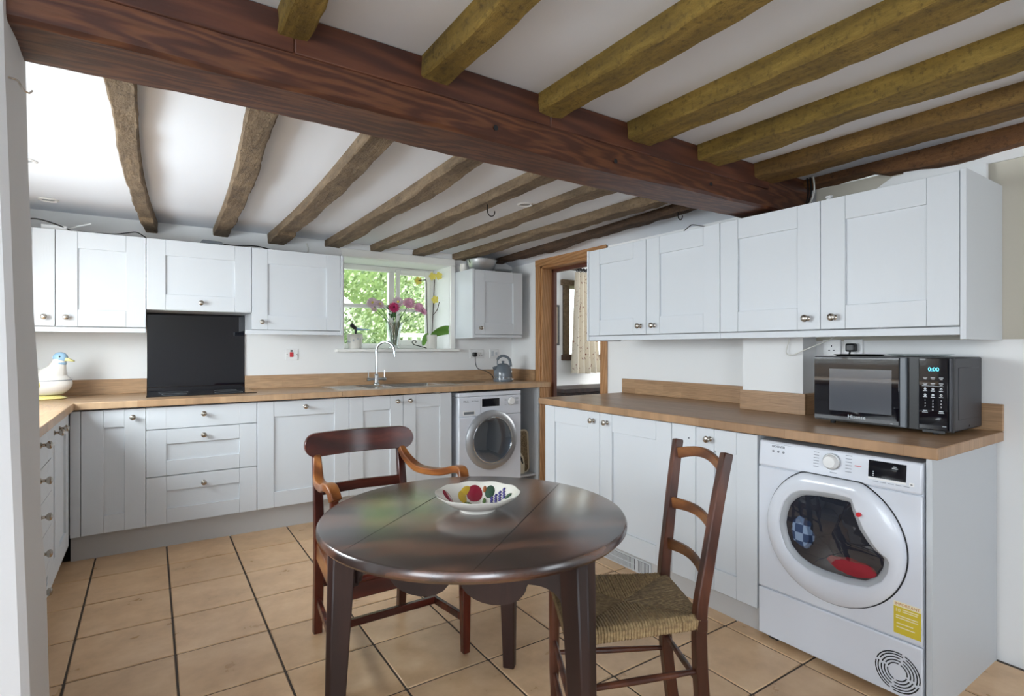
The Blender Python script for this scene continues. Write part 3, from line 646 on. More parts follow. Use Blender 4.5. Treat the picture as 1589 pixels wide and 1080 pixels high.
shaker(WR, c, 1.2235, 1.7265, ZQ0, ZQ1, (1.278, 1.372)); shaker(WR, c, .7305, 1.2235, ZQ0, ZQ1, (1.165, 1.372)); pelmet(WR, c, .7305, 1.7265, 1.288, ZQ0-.003)
WR.box(MB(), .711, .7295, -.393, .002, 1.272, ZQ1+.003).build('side_panel', 'door_v', c, .001)

# ------------------------------------------------------------------ dining table (three-legged)
TC = (.834, 1.456); TR = .462; TZ = .737
tb = thing('dining_table', 'round dark oak three-legged table in the middle of the room', 'table', (TC[0], TC[1], fz(*TC)))
tp = MB().lathe([(0, TZ-.034), (TR-.03, TZ-.034), (TR-.008, TZ-.031), (TR, TZ-.022), (TR, TZ-.010), (TR-.005, TZ-.002), (TR-.014, TZ), (0, TZ)], 96, (TC[0], TC[1], 0)).build('tabletop', 'tabletop', tb, ang=40)
def crack(p, q, w, par):
    p, q = Vector(p), Vector(q); n_ = Vector((-(q-p).y, (q-p).x, 0)).normalized()*w
    MB().hexa([p, p.lerp(q, .5)-n_, q, p.lerp(q, .5)+n_], [v+Vector((0, 0, .0004)) for v in (p, p.lerp(q, .5)-n_, q, p.lerp(q, .5)+n_)]).build('plank_joint', 'dark_gap', par)
crack((.60, 1.06, TZ), (1.27, 1.58, TZ), .0012, tp); crack((.40, 1.35, TZ), (1.05, 1.86, TZ), .001, tp)
LG = {'A': (.452, 1.578), 'B': (1.143, 1.733), 'C': (.925, 1.058)}
for k, (x, y) in LG.items():
    dx, dy = x-TC[0], y-TC[1]; L_ = math.hypot(dx, dy); ux, uy = dx/L_, dy/L_; vx, vy = -uy, ux
    def sec(z, w, out): return [(x+ux*(out+a*w)+vx*b_*w, y+uy*(out+a*w)+vy*b_*w, z) for a, b_ in ((-.55, -.5), (.3, -.5), (.55, -.25), (.55, .25), (.3, .5), (-.55, .5))]
    MB().hexa(sec(fz(x, y), .043, .018), sec(TZ-.034, .072, -.012)).build('leg', 'oakdark', tb, .003)
def apron(p, q):
    p, q = Vector((p[0], p[1], 0)), Vector((q[0], q[1], 0)); L_ = (q-p).length; u = (q-p)/L_
    cen = Vector((TC[0], TC[1], 0)); n_ = Vector((-u.y, u.x, 0)); n_ = n_ if (cen-p).dot(n_) < 0 else -n_
    p = p - n_*.012
    zt = TZ-.0345
    prof = [(0, zt-.152), (.045, zt-.152), (.045, zt-.142), (.056, zt-.142)]
    for k in range(1, 9): a = R(90*k/8); prof.append((.056+.072*(1-math.cos(a)), zt-.142+.05*math.sin(a)))
    prof += [(.146, zt-.092)]
    m_ = L_/2; lw = (m_-.016-.152)
    prof += [(.149, zt-.099)]
    for k in range(0, 11): a = math.pi*k/10; prof.append((.152+lw/2-lw/2*math.cos(a), zt-.102-.056*math.sin(a)))
    prof += [(m_-.014, zt-.099), (m_-.013, zt-.092)]
    full = prof+[(L_-a, z) for a, z in reversed(prof)]
    b = MB(); nn = len(full); th = n_*.022
    for s_ in (0, 1):
        for a, z in full: v = p+u*a-th*s_; b.v.append((v.x, v.y, z))
        for a, z in full: v = p+u*a-th*s_; b.v.append((v.x, v.y, zt))
    o2 = 2*nn
    for k in range(nn-1):
        b.f += [(k, k+1, nn+k+1, nn+k), (o2+k+1, o2+k, o2+nn+k, o2+nn+k+1), (k+1, k, o2+k, o2+k+1), (nn+k, nn+k+1, o2+nn+k+1, o2+nn+k)]
    b.f += [(0, nn, o2+nn, o2), (nn-1, o2+nn-1, o2+2*nn-1, 2*nn-1)]
    b.build('scalloped_apron', 'oakdark', tb, ang=25)
for a, c_ in (('A', 'C'), ('A', 'B'), ('B', 'C')): apron(LG[a], LG[c_])
# fruit bowl
BC = (.85, 1.465)
bw = thing('fruit_bowl', 'cream scalloped china bowl painted with fruit on the round table', 'bowl', (BC[0], BC[1], TZ))
prof = [(0, .010), (.05, .010), (.08, .022), (.105, .038), (.128, .053), (.1315, .0545), (.130, .0505), (.108, .033), (.085, .018), (.058, .009), (.056, .0), (.048, .0), (.046, .005), (0, .005)]
b = MB().lathe(prof, 96)
for k, v in enumerate(b.v):
    r = math.hypot(v[0], v[1])
    if r > .09:
        a = math.atan2(v[1], v[0]); w = (r-.09)/.04; sc = 1+.018*w*abs(math.cos(a*5))-.008*w; b.v[k] = (v[0]*sc, v[1]*sc, v[2]+.0012*w*math.cos(a*10))
b.build('dish', 'porcelain', bw, local=True, ang=60)
vdir = Vector((.5557, .8314, 0)); hdir = Vector((.8314, -.5557, 0))
def inside(l, f, lift=.0025):
    p = hdir*l+vdir*f; r = p.length; z = [(0, .010), (.05, .010), (.08, .022), (.105, .038), (.128, .053)]
    zz_ = .01
    for (r0, z0), (r1, z1) in zip(z, z[1:]):
        if r0 <= r <= r1: zz_ = lerp(z0, z1, (r-r0)/(r1-r0))
    return Vector((p.x, p.y, zz_+lift))
M['bowl_red'] = plain('bowl_apple_red', '#8E1F36', .2, 0, .4); M['bowl_yel'] = plain('bowl_pear_yellow', '#CBA93C', .2, 0, .4); M['bowl_grn'] = plain('bowl_leaf_green', '#5F8148', .2, 0, .4)
M['bowl_dgrn'] = plain('bowl_plum_green', '#33503F', .2, 0, .4); M['bowl_purp'] = plain('bowl_grape_purple', '#4B4482', .2, 0, .4); M['bowl_org'] = plain('bowl_lemon_orange', '#DDA93A', .2, 0, .4); M['bowl_brown'] = plain('bowl_brown', '#9A5B33', .3)
def blob(name, mat, l, f, rl, rf, th=.003, rot=0):
    """slightly raised painted motif following the dish wall"""
    c0 = inside(l, f); b = MB(); ring = 16; b.v.append(tuple(inside(l, f, .0045)))
    for q in (.55, 1.0):
        for j in range(ring):
            a = 2*math.pi*j/ring; x, y = rl*q*math.cos(a), rf*q*math.sin(a); x, y = x*math.cos(rot)-y*math.sin(rot), x*math.sin(rot)+y*math.cos(rot)
            b.v.append(tuple(inside(l+x, f+y, .004 if q < 1 else .0006)))
    for j in range(ring): b.f += [(0, 1+j, 1+(j+1) % ring), (1+j, 17+j, 17+(j+1) % ring, 1+(j+1) % ring)]
    b.build(name, mat, bw, local=True, fix=False)
blob('painted_apple', 'bowl_red', -.015, .080, .026, .036); blob('painted_pear', 'bowl_yel', -.052, .055, .014, .028, rot=.2); blob('painted_pear', 'bowl_yel', -.044, .088, .013, .022, rot=-.5)
blob('painted_leaf', 'bowl_grn', -.032, .020, .012, .02, rot=.3); blob('painted_plum', 'bowl_dgrn', .035, .085, .016, .026); blob('painted_leaf', 'bowl_grn', .018, .045, .006, .02)
blob('painted_lemon', 'bowl_org', .008, .0, .022, .018); blob('painted_fig', 'bowl_red', -.095, .02, .013, .03, rot=.5); blob('painted_nut', 'bowl_brown', .017, .10, .006, .013)
blob('painted_leaf', 'bowl_grn', -.055, .0, .02, .01)
for k in range(16):
    a, q = divmod(k, 4); blob('painted_grape', 'bowl_purp', .042+.013*a, .015+.014*q+.006*a, .0056, .0062)
blob('painted_leaf', 'bowl_dgrn', .095, .025, .012, .014)

# ------------------------------------------------------------------ mahogany armchair behind the table (faces -Y)
ac = thing('armchair', 'mahogany carver armchair with curved arms drawn up behind the table', 'chair', (.78, 2.14, fz(.78, 2.14)))
fzc = fz(.78, 2.14)
RLx, RRx, RY = .596, .976, 2.385
for x in (RLx, RRx):
    MB().bar([(x, 2.395, fzc), (x, 2.375, .25), (x, 2.365, .44), (x, 2.385, .62), (x-.0, 2.415, .80)], [.036, .038, .04, .036, .032], [.034, .036, .04, .034, .028], (0, 1, 0)).build('back_leg', 'mahog', ac, .003)
tr = []
N = 24; b = MB()
x0, x1 = RLx-.055, RRx+.055; hh = .05
pts = [(x1-hh+hh*math.cos(a), .823+hh*math.sin(a)) for a in [R(-90+180*k/12) for k in range(13)]] + [(x0+hh+hh*math.cos(a), .823+hh*math.sin(a)) for a in [R(90+180*k/12) for k in range(13)]]
def railp(a, z, d): t = (a-x0)/(x1-x0); return (a, 2.40+.05*math.sin(math.pi*t)-.012+d+(z-.823)*.15, z)
seg = []
for k in range(N+1):
    xx = x0+(x1-x0)*(1-math.cos(math.pi*k/N))/2
    e = min(xx-x0, x1-xx); h_ = hh if e >= hh else math.sqrt(max(1e-6, hh*hh-(hh-e)**2)); seg.append((xx, max(h_, .004)))
for xx, h_ in seg:
    for d, zz_ in ((-.012, -h_), (-.012, h_), (.012, h_), (.012, -h_)): b.v.append(railp(xx, .823+zz_, d))
for k in range(N):
    for q in range(4): b.f.append((k*4+q, k*4+(q+1) % 4, k*4+4+(q+1) % 4, k*4+4+q))
b.f += [(0, 1, 2, 3), tuple(N*4+q for q in range(4))]
b.build('top_rail', 'mahog_x', ac, .003)
MB().bar([(RLx, 2.385, .63), (.786, 2.41, .63), (RRx, 2.385, .63)], .02, .042).build('back_rail', 'mahog_x', ac, .003)
FLx, FRx, FYy = .548, 1.052, 1.912
for x in (FLx, FRx):
    MB().bar([(x, FYy, fzc), (x, FYy+.003, .42)], [.03, .042], [.03, .042], (0, 1, 0)).build('front_leg', 'mahog', ac, .003)
for sx, xr, xf in ((-1, RLx, FLx), (1, RRx, FRx)):
    p = spline([(xr, 2.395, .775), (xr+sx*.01, 2.345, .735), (xr+sx*.03, 2.25, .70), (xf-sx*.005, 2.12, .705), (xf+sx*.012, 2.01, .735), (xf+sx*.01, 1.955, .735), (xf+sx*.005, 1.93, .70)], 6)
    MB().bar(p, [.028+.012*min(1, k/10) for k in range(len(p))], .03).build('arm', 'arm', ac, .006, seg=2)
    p = spline([(xf+sx*.006, 1.945, .715), (xf, 1.965, .64), (xf, 1.94, .55), (xf, FYy+.01, .42)], 5)
    MB().bar(p, .026, .03, (0, 1, 0)).build('arm_support', 'mahog', ac, .004)
    MB().bar([(xr, 2.37, .385), (xf, FYy, .385)], .026, .07).build('seat_rail', 'arm', ac, .003)
    MB().bar([(xr, 2.375, .165), (xf, FYy, .155)], .018, .03).build('side_stretcher', 'mahog', ac, .002)
MB().bar([(FLx, FYy, .385), (FRx, FYy, .385)], .026, .07).build('seat_rail', 'mahog_x', ac, .003)
MB().bar([(RLx, 2.37, .385), (RRx, 2.37, .385)], .026, .07).build('seat_rail', 'mahog_x', ac, .003)
MB().bar([(RLx, 2.378, .235), (RRx, 2.378, .235)], .018, .03).build('back_stretcher', 'mahog_x', ac, .002)
MB().bar([(lerp(RLx, FLx, .55), 2.12, .16), (lerp(RRx, FRx, .55), 2.12, .16)], .02, .03).build('middle_stretcher', 'mahog_x', ac, .002)
MB().hexa([(RLx+.015, 2.36, .405), (RRx-.015, 2.36, .405), (FRx-.012, FYy-.02, .405), (FLx+.012, FYy-.02, .405)], [(RLx+.015, 2.36, .43), (RRx-.015, 2.36, .43), (FRx-.012, FYy-.02, .43), (FLx+.012, FYy-.02, .43)]).build('seat', 'mahog_x', ac, .01, seg=3)

# ------------------------------------------------------------------ rush-seated chair at right of the table
rc = thing('rush_chair', 'brown ladder-back chair with woven rush seat at right of table', 'chair', (1.24, 1.22, fz(1.24, 1.22)))
BF, BN, FF, FN = Vector((1.475, 1.264, 0)), Vector((1.333, 1.010, 0)), Vector((1.142, 1.45, 0)), Vector((.962, 1.142, 0))
bk = (BF+BN)/2-(FF+FN)/2; bk.normalize(); SZ = .448
def up_(p, z, b_=0): return Vector((p.x, p.y, z))+bk*b_
posts = {}
for nm, p, top in (('far', BF, Vector((1.581, 1.289, .912))), ('near', BN, Vector((1.47, 1.014, .917)))):
    lean = Vector((top.x-p.x, top.y-p.y, 0))
    path = [up_(p, fz(p.x, p.y), .035), up_(p, .22, .008), up_(p, SZ, 0), up_(p, .60)+lean*.28, up_(p, .78)+lean*.66, top]
    path = spline(path, 4); posts[nm] = path
    MB().bar(path, [lerp(.036, .031, k/(len(path)-1)) for k in range(len(path))], [lerp(.038, .03, k/(len(path)-1)) for k in range(len(path))], bk).build('back_post', 'chairwood', rc, .003)
for p in (FF, FN):
    path = [up_(p, fz(p.x, p.y)), up_(p, .06), up_(p, .15), up_(p, .30), up_(p, SZ+.005)]
    MB().tube(path, [.012, .013, .017, .018, .019], 12).build('front_leg', 'chairwood', rc)
def onpost(nm, z):
    P = posts[nm]
    for a, c_ in zip(P, P[1:]):
        if a.z <= z <= c_.z: return a.lerp(c_, (z-a.z)/(c_.z-a.z))
    return P[-1]
for z, h0, h1, arch in ((.868, .03, .052, .014), (.70, .034, .034, .010), (.565, .034, .034, .010)):
    a, c_ = onpost('far', z), onpost('near', z); n = 14; b = MB()
    for k in range(n+1):
        t = k/n; q = a.lerp(c_, t)+bk*(.022*math.sin(math.pi*t)); ar = math.sin(math.pi*t)
        zt = q.z+(h0+(h1-h0)*ar)/2+(arch if z > .8 else arch)*ar; zb = q.z-h0/2+(.004*ar if z < .8 else .012*ar)+(arch*.7)*ar-(.006 if z < .8 else .01)*(1-ar)
        for d, zz_ in ((-.007, zb), (.007, zb), (.007, zt), (-.007, zt)): v = q+bk*d; b.v.append((v.x, v.y, zz_))
    for k in range(n):
        for q in range(4): b.f.append((k*4+q, k*4+(q+1) % 4, k*4+4+(q+1) % 4, k*4+4+q))
    b.f += [(0, 1, 2, 3), tuple(n*4+q for q in range(4))]
    b.build('back_slat', 'chairslat', rc, .003)
for p, q, z0, z1 in ((BF, FF, .205, .205), (BN, FN, .298, .298), (BN, FN, .16, .16), (BF, FF, .30, .30), (BF, BN, .25, .25), (FF, FN, .25, .25), (FF, FN, .14, .14)):
    a, c_ = up_(p, z0, .008 if p in (BF, BN) else 0), up_(q, z1, .008 if q in (BF, BN) else 0)
    MB().tube([a.lerp(c_, t) for t in (0, .2, .5, .8, 1)], [.007, .009, .0105, .009, .007], 10).build('rung', 'chairwood', rc)
# woven rush seat: four fields of cords meeting along the mitres
cs = [up_(BF, SZ), up_(BN, SZ), up_(FN, SZ), up_(FF, SZ)]
cen = (cs[0]+cs[1]+cs[2]+cs[3])/4 - Vector((0, 0, .010))
ids = [(0, 1), (1, 2), (2, 3), (3, 0)]
for q, (i, j) in enumerate(ids):
    a, c_ = cs[i], cs[j]; b = MB(); out_ = ((a+c_)/2-cen); out_.z = 0; out_.normalize(); n = 44
    for k in range(n):
        t = (k+.5)/n; e = a.lerp(c_, t); 
        s_ = min(t, 1-t)*2                                     # cords grow longer toward the middle of the side
        inn = e.lerp(cen+(e-(a+c_)/2)*.0, 0) + (cen-(a+c_)/2)*s_
        inn.z = lerp(SZ, cen.z, s_)
        o_ = e+out_*.013
        path = [Vector((inn.x, inn.y, inn.z+.008)), Vector((lerp(inn.x, e.x, .5), lerp(inn.y, e.y, .5), lerp(inn.z, SZ, .5)+.012)), Vector((e.x, e.y, SZ+.013)), Vector((o_.x, o_.y, SZ+.004)), Vector((o_.x, o_.y, SZ-.018)), Vector((e.x, e.y, SZ-.026))]
        wj = (c_-a).length/n*.58
        b.tube([p+Vector((random.uniform(-.0008, .0008), random.uniform(-.0008, .0008), random.uniform(-.001, .001))) for p in path], wj, 5)
    o = b.build('rush_weave', 'rush' if q % 2 else 'rush_d', rc, fix=False); o['kind'] = 'stuff'
MB().hexa([c_-Vector((0, 0, .02)) for c_ in cs], [c_-Vector((0, 0, -.002)) if 0 else c_ for c_ in cs]).build('seat_core', 'rush_d', rc)
for p in (BF, BN, FF, FN):
    q = up_(p, SZ-.002); w = Vector((-bk.y, bk.x, 0)); f_ = .026
    MB().hexa([q-bk*f_*.7-w*f_*.7+Vector((0, 0, -.03)), q+bk*f_*.7-w*f_*.7+Vector((0, 0, -.03)), q+bk*f_*.7+w*f_*.7+Vector((0, 0, -.03)), q-bk*f_*.7+w*f_*.7+Vector((0, 0, -.03))],
              [q-bk*f_*.7-w*f_*.7+Vector((0, 0, .008)), q+bk*f_*.7-w*f_*.7+Vector((0, 0, .008)), q+bk*f_*.7+w*f_*.7+Vector((0, 0, .008)), q-bk*f_*.7+w*f_*.7+Vector((0, 0, .008))]).build('seat_block', 'chairwood', rc, .003)

# ------------------------------------------------------------------ tumble dryer (faces -X)
td = thing('tumble_dryer', 'white tumble dryer with round door under the right worktop', 'tumble dryer', (2.45, 1.05, 0))
DX = 2.18
def dp(y, z, d): return (DX-d, y, z)      # d outward
z_f = fz(2.3, 1.05)
MB().box(DX+.012, 2.70, .753, 1.350, .02, .846).build('body', 'white_gloss', td, .006, seg=2)
for yy in (.80, 1.30):
    MB().box(2.21, 2.25, yy-.02, yy+.02, z_f-.003, .021).build('foot', 'black', td)
MB().box(DX, DX+.014, .753, 1.350, .222, .735).build('front_panel', 'white_gloss', td, .005, seg=2)
MB().box(DX, DX+.014, .753, 1.350, .02, .217).build('lower_panel', 'white_gloss', td, .005, seg=2)
MB().hexa([(DX-.002, .753, .738), (DX+.016, .753, .738), (DX+.016, 1.350, .738), (DX-.002, 1.350, .738)], [(DX+.008, .753, .846), (DX+.03, .753, .846), (DX+.03, 1.350, .846), (DX+.008, 1.350, .846)]).build('control_panel', 'white_gloss', td, .01, seg=3)
DC = (1.050, .513); DR_ = .252
AX = ((0, -1, 0), (0, 0, 1), (-1, 0, 0))
door = thing('x', '', '') if 0 else None
# door: ring moulded around a D-shaped window
glassp = [(1.224, .521), (1.217, .565), (1.203, .605), (1.178, .635), (1.149, .652), (1.10, .660), (1.04, .664), (.977, .664), (.970, .632), (.947, .571), (.921, .535), (.899, .513), (.865, .497), (.870, .455), (.888, .42), (.925, .390), (.985, .380), (1.068, .379), (1.12, .385), (1.165, .404), (1.198, .435), (1.215, .475)]
n = len(glassp)
outer = []
for (y, z) in glassp:
    a = math.atan2(z-DC[1], y-DC[0]); rr = DR_
    yy = DC[0]+rr*math.cos(a); zz_ = DC[1]+rr*math.sin(a); outer.append((yy, min(zz_, .752)))
# resample angles evenly for a smooth rim
def ray_poly(a):
    best = None
    for k in range(n):
        (y0, z0), (y1, z1) = glassp[k], glassp[(k+1) % n]
        dx, dy = math.cos(a), math.sin(a); ex, ey = y1-y0, z1-z0; den = dx*ey-dy*ex
        if abs(den) < 1e-9: continue
        t = ((y0-DC[0])*ey-(z0-DC[1])*ex)/den; u = ((y0-DC[0])*dy-(z0-DC[1])*dx)/den
        if t > 0 and -1e-6 <= u <= 1+1e-6 and (best is None or t > best): best = t
    return best or .1
NA = 96; b = MB(); rows = []
for k in range(NA):
    a = 2*math.pi*k/NA; rg = ray_poly(a); ro = DR_
    if DC[1]+ro*math.sin(a) > .742: ro = (.742-DC[1])/math.sin(a)
    pr_ = [(ro, .0), (ro, .012), (ro-.008, .022), (lerp(ro-.012, rg+.026, .5), .027), (rg+.026, .026), (rg+.022, .024), (rg+.020, .020)]
    rows.append([dp(DC[0]+r*math.cos(a), DC[1]+r*math.sin(a), d) for r, d in pr_])
for r in rows: b.v += r
m = 7
for k in range(NA):
    for q in range(m-1): k2 = (k+1) % NA; b.f.append((k*m+q, k2*m+q, k2*m+q+1, k*m+q+1))
dd = b.build('door', 'white_gloss', td, ang=50)
b = MB()
for k in range(NA):
    a = 2*math.pi*k/NA; rg = ray_poly(a); b.v += [dp(DC[0]+r*math.cos(a), DC[1]+r*math.sin(a), d) for r, d in ((rg+.021, .021), (rg+.006, .016), (rg, .005))]
for k in range(NA):
    k2 = (k+1) % NA
    for q in range(2): b.f.append((k*3+q, k2*3+q, k2*3+q+1, k*3+q+1))
b.build('inner_bezel', 'bezel', dd, ang=50)
b = MB()
for k in range(NA):
    a = 2*math.pi*k/NA; ro = DR_+.005
    if DC[1]+ro*math.sin(a) > .747: ro = (.747-DC[1])/math.sin(a)
    b.v += [dp(DC[0]+(ro-.012)*math.cos(a), DC[1]+(ro-.012)*math.sin(a), .001), dp(DC[0]+ro*math.cos(a), DC[1]+ro*math.sin(a), .001)]
for k in range(NA): k2 = (k+1) % NA; b.f.append((2*k, 2*k+1, 2*k2+1, 2*k2))
b.build('door_gap', 'dark_gap', td)
b = MB(); b.v = [dp(y, z, .006) for y, z in [(DC[0]+ray_poly(2*math.pi*k/NA)*math.cos(2*math.pi*k/NA), DC[1]+ray_poly(2*math.pi*k/NA)*math.sin(2*math.pi*k/NA)) for k in range(NA)]]; b.v.append(dp(*DC, .022))
for k in range(NA): b.f.append((k, (k+1) % NA, NA))
b.build('door_glass', 'smoke', dd)
# the drum behind the glass, a recess in front of the body
MB().lathe([(.19, .0055), (.19, .003), (0, .003)], 40, dp(DC[0], DC[1], 0), AX).build('drum', 'darkcloth', td)
def lump(name, mat, y, z, ry, rz_, seed):
    b = MB().ball((0, 0, 0), 1, 18, 10)
    b.v = [(lambda v, s_: dp(y+v[1]*ry*s_, z+v[2]*rz_*s_, .004+max(0, v[0]*.012*s_)))(v, 1+.25*noise.noise((v[0]*2+seed, v[1]*2, v[2]*2))) for v in b.v]
    b.build(name, mat, td)
lump('laundry', 'check', 1.155, .50, .045, .06, 1); lump('laundry', 'redcloth', .975, .425, .085, .03, 2); lump('laundry', 'darkcloth', 1.06, .55, .07, .07, 5); lump('laundry', 'darkcloth', 1.02, .49, .04, .05, 9)
MB().lathe([(0, .0006), (.008, .0006), (.008, .036), (0, .036)], 18, dp(.939, .632, 0), AX).build('badge', 'red', td)
MB().lathe([(0, .002), (.03, .002), (.03, .006), (.027, .008), (.024, .022), (.021, .026), (0, .027)], 28, dp(1.049, .803, -.004), AX).build('dial', 'white_plastic', td)
MB().lathe([(.032, .0), (.032, .006), (.029, .007), (.029, 0)], 28, dp(1.049, .803, -.004), AX).build('dial_ring', 'silver_ring', td)
def cp(y, z, d=.0): t = (z-.738)/.108; return Vector((DX-.002+.010*t-d, y, z))
cu, cv = (0, -1, 0), Vector((.0925, 0, 1)).normalized()
def cquad(name, mat, y0, y1, z0, z1, d=.0008, th=.0015, par=td):
    A = [cp(y1, z0, d), cp(y0, z0, d), cp(y0, z1, d), cp(y1, z1, d)]; B = [p+Vector((th+d, 0, 0)) for p in A]
    MB().hexa(A, B).build(name, mat, par)
cquad('display', 'black_glass', .802, .921, .772, .832); cquad('display_legend', 'white_plastic', .802, .921, .764, .771)
for k, (yy, zz_) in enumerate(((.905, .792), (.905, .785), (.905, .778))): cquad('display_light', 'print_white', yy-.002, yy+.002, zz_-.0015, zz_+.0015, .0014)
cquad('display_light', 'print_white', .828, .846, .812, .815, .0014); cquad('display_light', 'print_white', .832, .842, .818, .820, .0014)
for k in range(6):
    cquad('dial_legend', 'mark', 1.098, 1.118, .828-.011*k, .8305-.011*k); cquad('dial_legend', 'mark', .978, 1.0, .833-.012*k, .8355-.012*k)
cquad('dial_legend', 'red', .945, .968, .80, .8025); cquad('dial_legend', 'mark', 1.03, 1.055, .760, .7625)
for k in range(5): cquad('button_legend', 'mark', .905-.024*k-.018, .905-.024*k, .757, .759)
cquad('start_button', 'white_plastic', .778, .792, .762, .774, .0012); cquad('start_mark', 'black', .782, .788, .766, .769, .002)
text('HOOVER', .014, 'mark', td, frame(cp(1.292, .826, .0012), cu, cv), align='LEFT')
cquad('panel_line', 'mark', 1.19, 1.30, .8355, .8363)
for k in range(3): MB().lathe([(0, 0), (.005, 0), (.005, .001), (0, .001)], 10, cp(1.285-.022*k, .806, .0), AX).build('feature_mark', 'mark', td)
st = thing('x', '', '') if 0 else None
skb = MB().hexa([dp(.839, .240, 0), dp(.757, .240, 0), dp(.757, .335, 0), dp(.839, .335, 0)], [dp(.839, .240, .0008), dp(.757, .240, .0008), dp(.757, .335, .0008), dp(.839, .335, .0008)])
sk = skb.build('sticker', 'yellow_sticker', td); MB().hexa([dp(.839, .335, 0), dp(.757, .335, 0), dp(.757, .352, 0), dp(.839, .352, 0)], [dp(.839, .335, .0007), dp(.757, .335, .0007), dp(.757, .352, .0007), dp(.839, .352, .0007)]).build('sticker_header', 'cream_print', sk)
text('IMPORTANT', .0135, 'orange_print', sk, frame(dp(.798, .3435, .001), (0, -1, 0), (0, 0, 1)))
text('10', .017, 'cream_print', sk, frame(dp(.826, .322, .001), (0, -1, 0), (0, 0, 1)))
for k, (a0, a1, zz_) in enumerate(((.812, .765, .326), (.812, .768, .319), (.832, .766, .302), (.832, .766, .294), (.83, .78, .275), (.83, .775, .262))):
    MB().hexa([dp(a0, zz_, .0007), dp(a1, zz_, .0007), dp(a1, zz_+.003, .0007), dp(a0, zz_+.003, .0007)], [dp(a0, zz_, .0012), dp(a1, zz_, .0012), dp(a1, zz_+.003, .0012), dp(a0, zz_+.003, .0012)]).build('sticker_line', 'cream_print', sk)
# round vent of slots
for ri, r in enumerate((.028, .038, .048, .058, .066)):
    for s_ in range(4):
        a0 = R(90*s_+20+6*(ri % 2)); a1 = a0+R(90-12+2*ri/2); b = MB(); nseg = 8
        for k in range(nseg+1):
            a = lerp(a0, a1, k/nseg)
            for rr in (r, r+.0042): b.v.append(dp(.828+rr*math.cos(a), .103+rr*math.sin(a), .0006))
        for k in range(nseg): b.f.append((2*k, 2*k+1, 2*k+3, 2*k+2))
        b.build('vent_slot', 'dark_gap', td)

# ------------------------------------------------------------------ washing machine (faces -Y)
wm = thing('washing_machine', 'white front-loading washing machine with silver porthole under back worktop', 'washing machine', (2.333, 4.05, fz(2.3, 4)))
WY = 3.80
def wp(x, z, d): return (x, WY-d, z)
zf = fz(2.33, 4.0)
MB().box(2.036, 2.632, WY+.012, 4.36, zf+.015, .845).build('body', 'white_gloss', wm, .006, seg=2)
MB().box(2.034, 2.634, WY+.002, 4.38, .846, .880).build('lid', 'white_gloss', wm, .008, seg=3)
MB().box(2.036, 2.632, WY, WY+.013, zf+.10, .685).build('front_panel', 'white_gloss', wm, .004); MB().box(2.036, 2.632, WY, WY+.013, .688, .844).build('control_panel', 'white_gloss', wm, .004)
MB().box(2.05, 2.62, WY+.01, WY+.02, zf, zf+.098).build('base_flap', 'white_gloss', wm, .003)
WC = (2.335, .487); AW = ((1, 0, 0), (0, 0, 1), (0, -1, 0))
MB().lathe([(.243, 0), (.243, .014), (.238, .022), (.192, .030), (.186, .028), (.184, .010), (.184, 0)], 72, wp(*WC, 0), AW).build('porthole_ring', 'silver_ring', wm, ang=50)
MB().lathe([(.189, .029), (.1835, .031), (.182, .029), (.184, .024)], 72, wp(*WC, 0), AW).build('chrome_trim', 'chrome', wm)
MB().lathe([(.1835, .020), (.17, .012), (.12, .004), (0, .001)], 56, wp(*WC, 0), AW).build('drum_bowl', 'drum', wm)
MB().lathe([(.1838, .022), (.15, .031), (.08, .037), (0, .039)], 56, wp(*WC, 0), AW).build('porthole_glass', 'smoke', wm)
MB().hexa([wp(2.247, .76, -.001), wp(2.414, .76, -.001), wp(2.414, .825, -.001), wp(2.247, .825, -.001)], [wp(2.247, .76, .001), wp(2.414, .76, .001), wp(2.414, .825, .001), wp(2.247, .825, .001)]).build('display', 'black_glass', wm)
MB().lathe([(0, 0), (.033, 0), (.033, .003), (.029, .016), (.026, .019), (0, .019)], 28, wp(2.53, .793, 0), AW).build('dial', 'white_plastic', wm)
MB().lathe([(.036, 0), (.036, .0025), (.033, .0025), (.033, 0)], 28, wp(2.53, .793, 0), AW).build('dial_ring', 'silver_ring', wm)
MB().box(2.07, 2.178, WY-.002, WY+.001, .70, .735).build('drawer_handle', 'white_plastic', wm, .004); MB().box(2.078, 2.172, WY-.0025, WY-.0015, .706, .728).build('drawer_recess', 'grey_plastic', wm)
MB().box(2.036, 2.232, WY-.0006, WY, .688, .689).build('drawer_line', 'mark', wm); MB().box(2.231, 2.232, WY-.0006, WY, .688, .83).build('drawer_line', 'mark', wm)
for k in range(6):
    MB().box(2.465-.0, 2.485, WY-.0006, WY, .765+.011*k, .767+.011*k).build('dial_legend', 'mark', wm); MB().box(2.575, 2.605, WY-.0006, WY, .765+.011*k, .767+.011*k).build('dial_legend', 'mark', wm)
text('Miele', .022, 'grey_plastic', wm, frame(wp(2.075, .81, .0004), (1, 0, 0), (0, 0, 1)), align='LEFT'); text('W1 Classic', .014, 'mark', wm, frame(wp(2.15, .81, .0004), (1, 0, 0), (0, 0, 1)), align='LEFT')
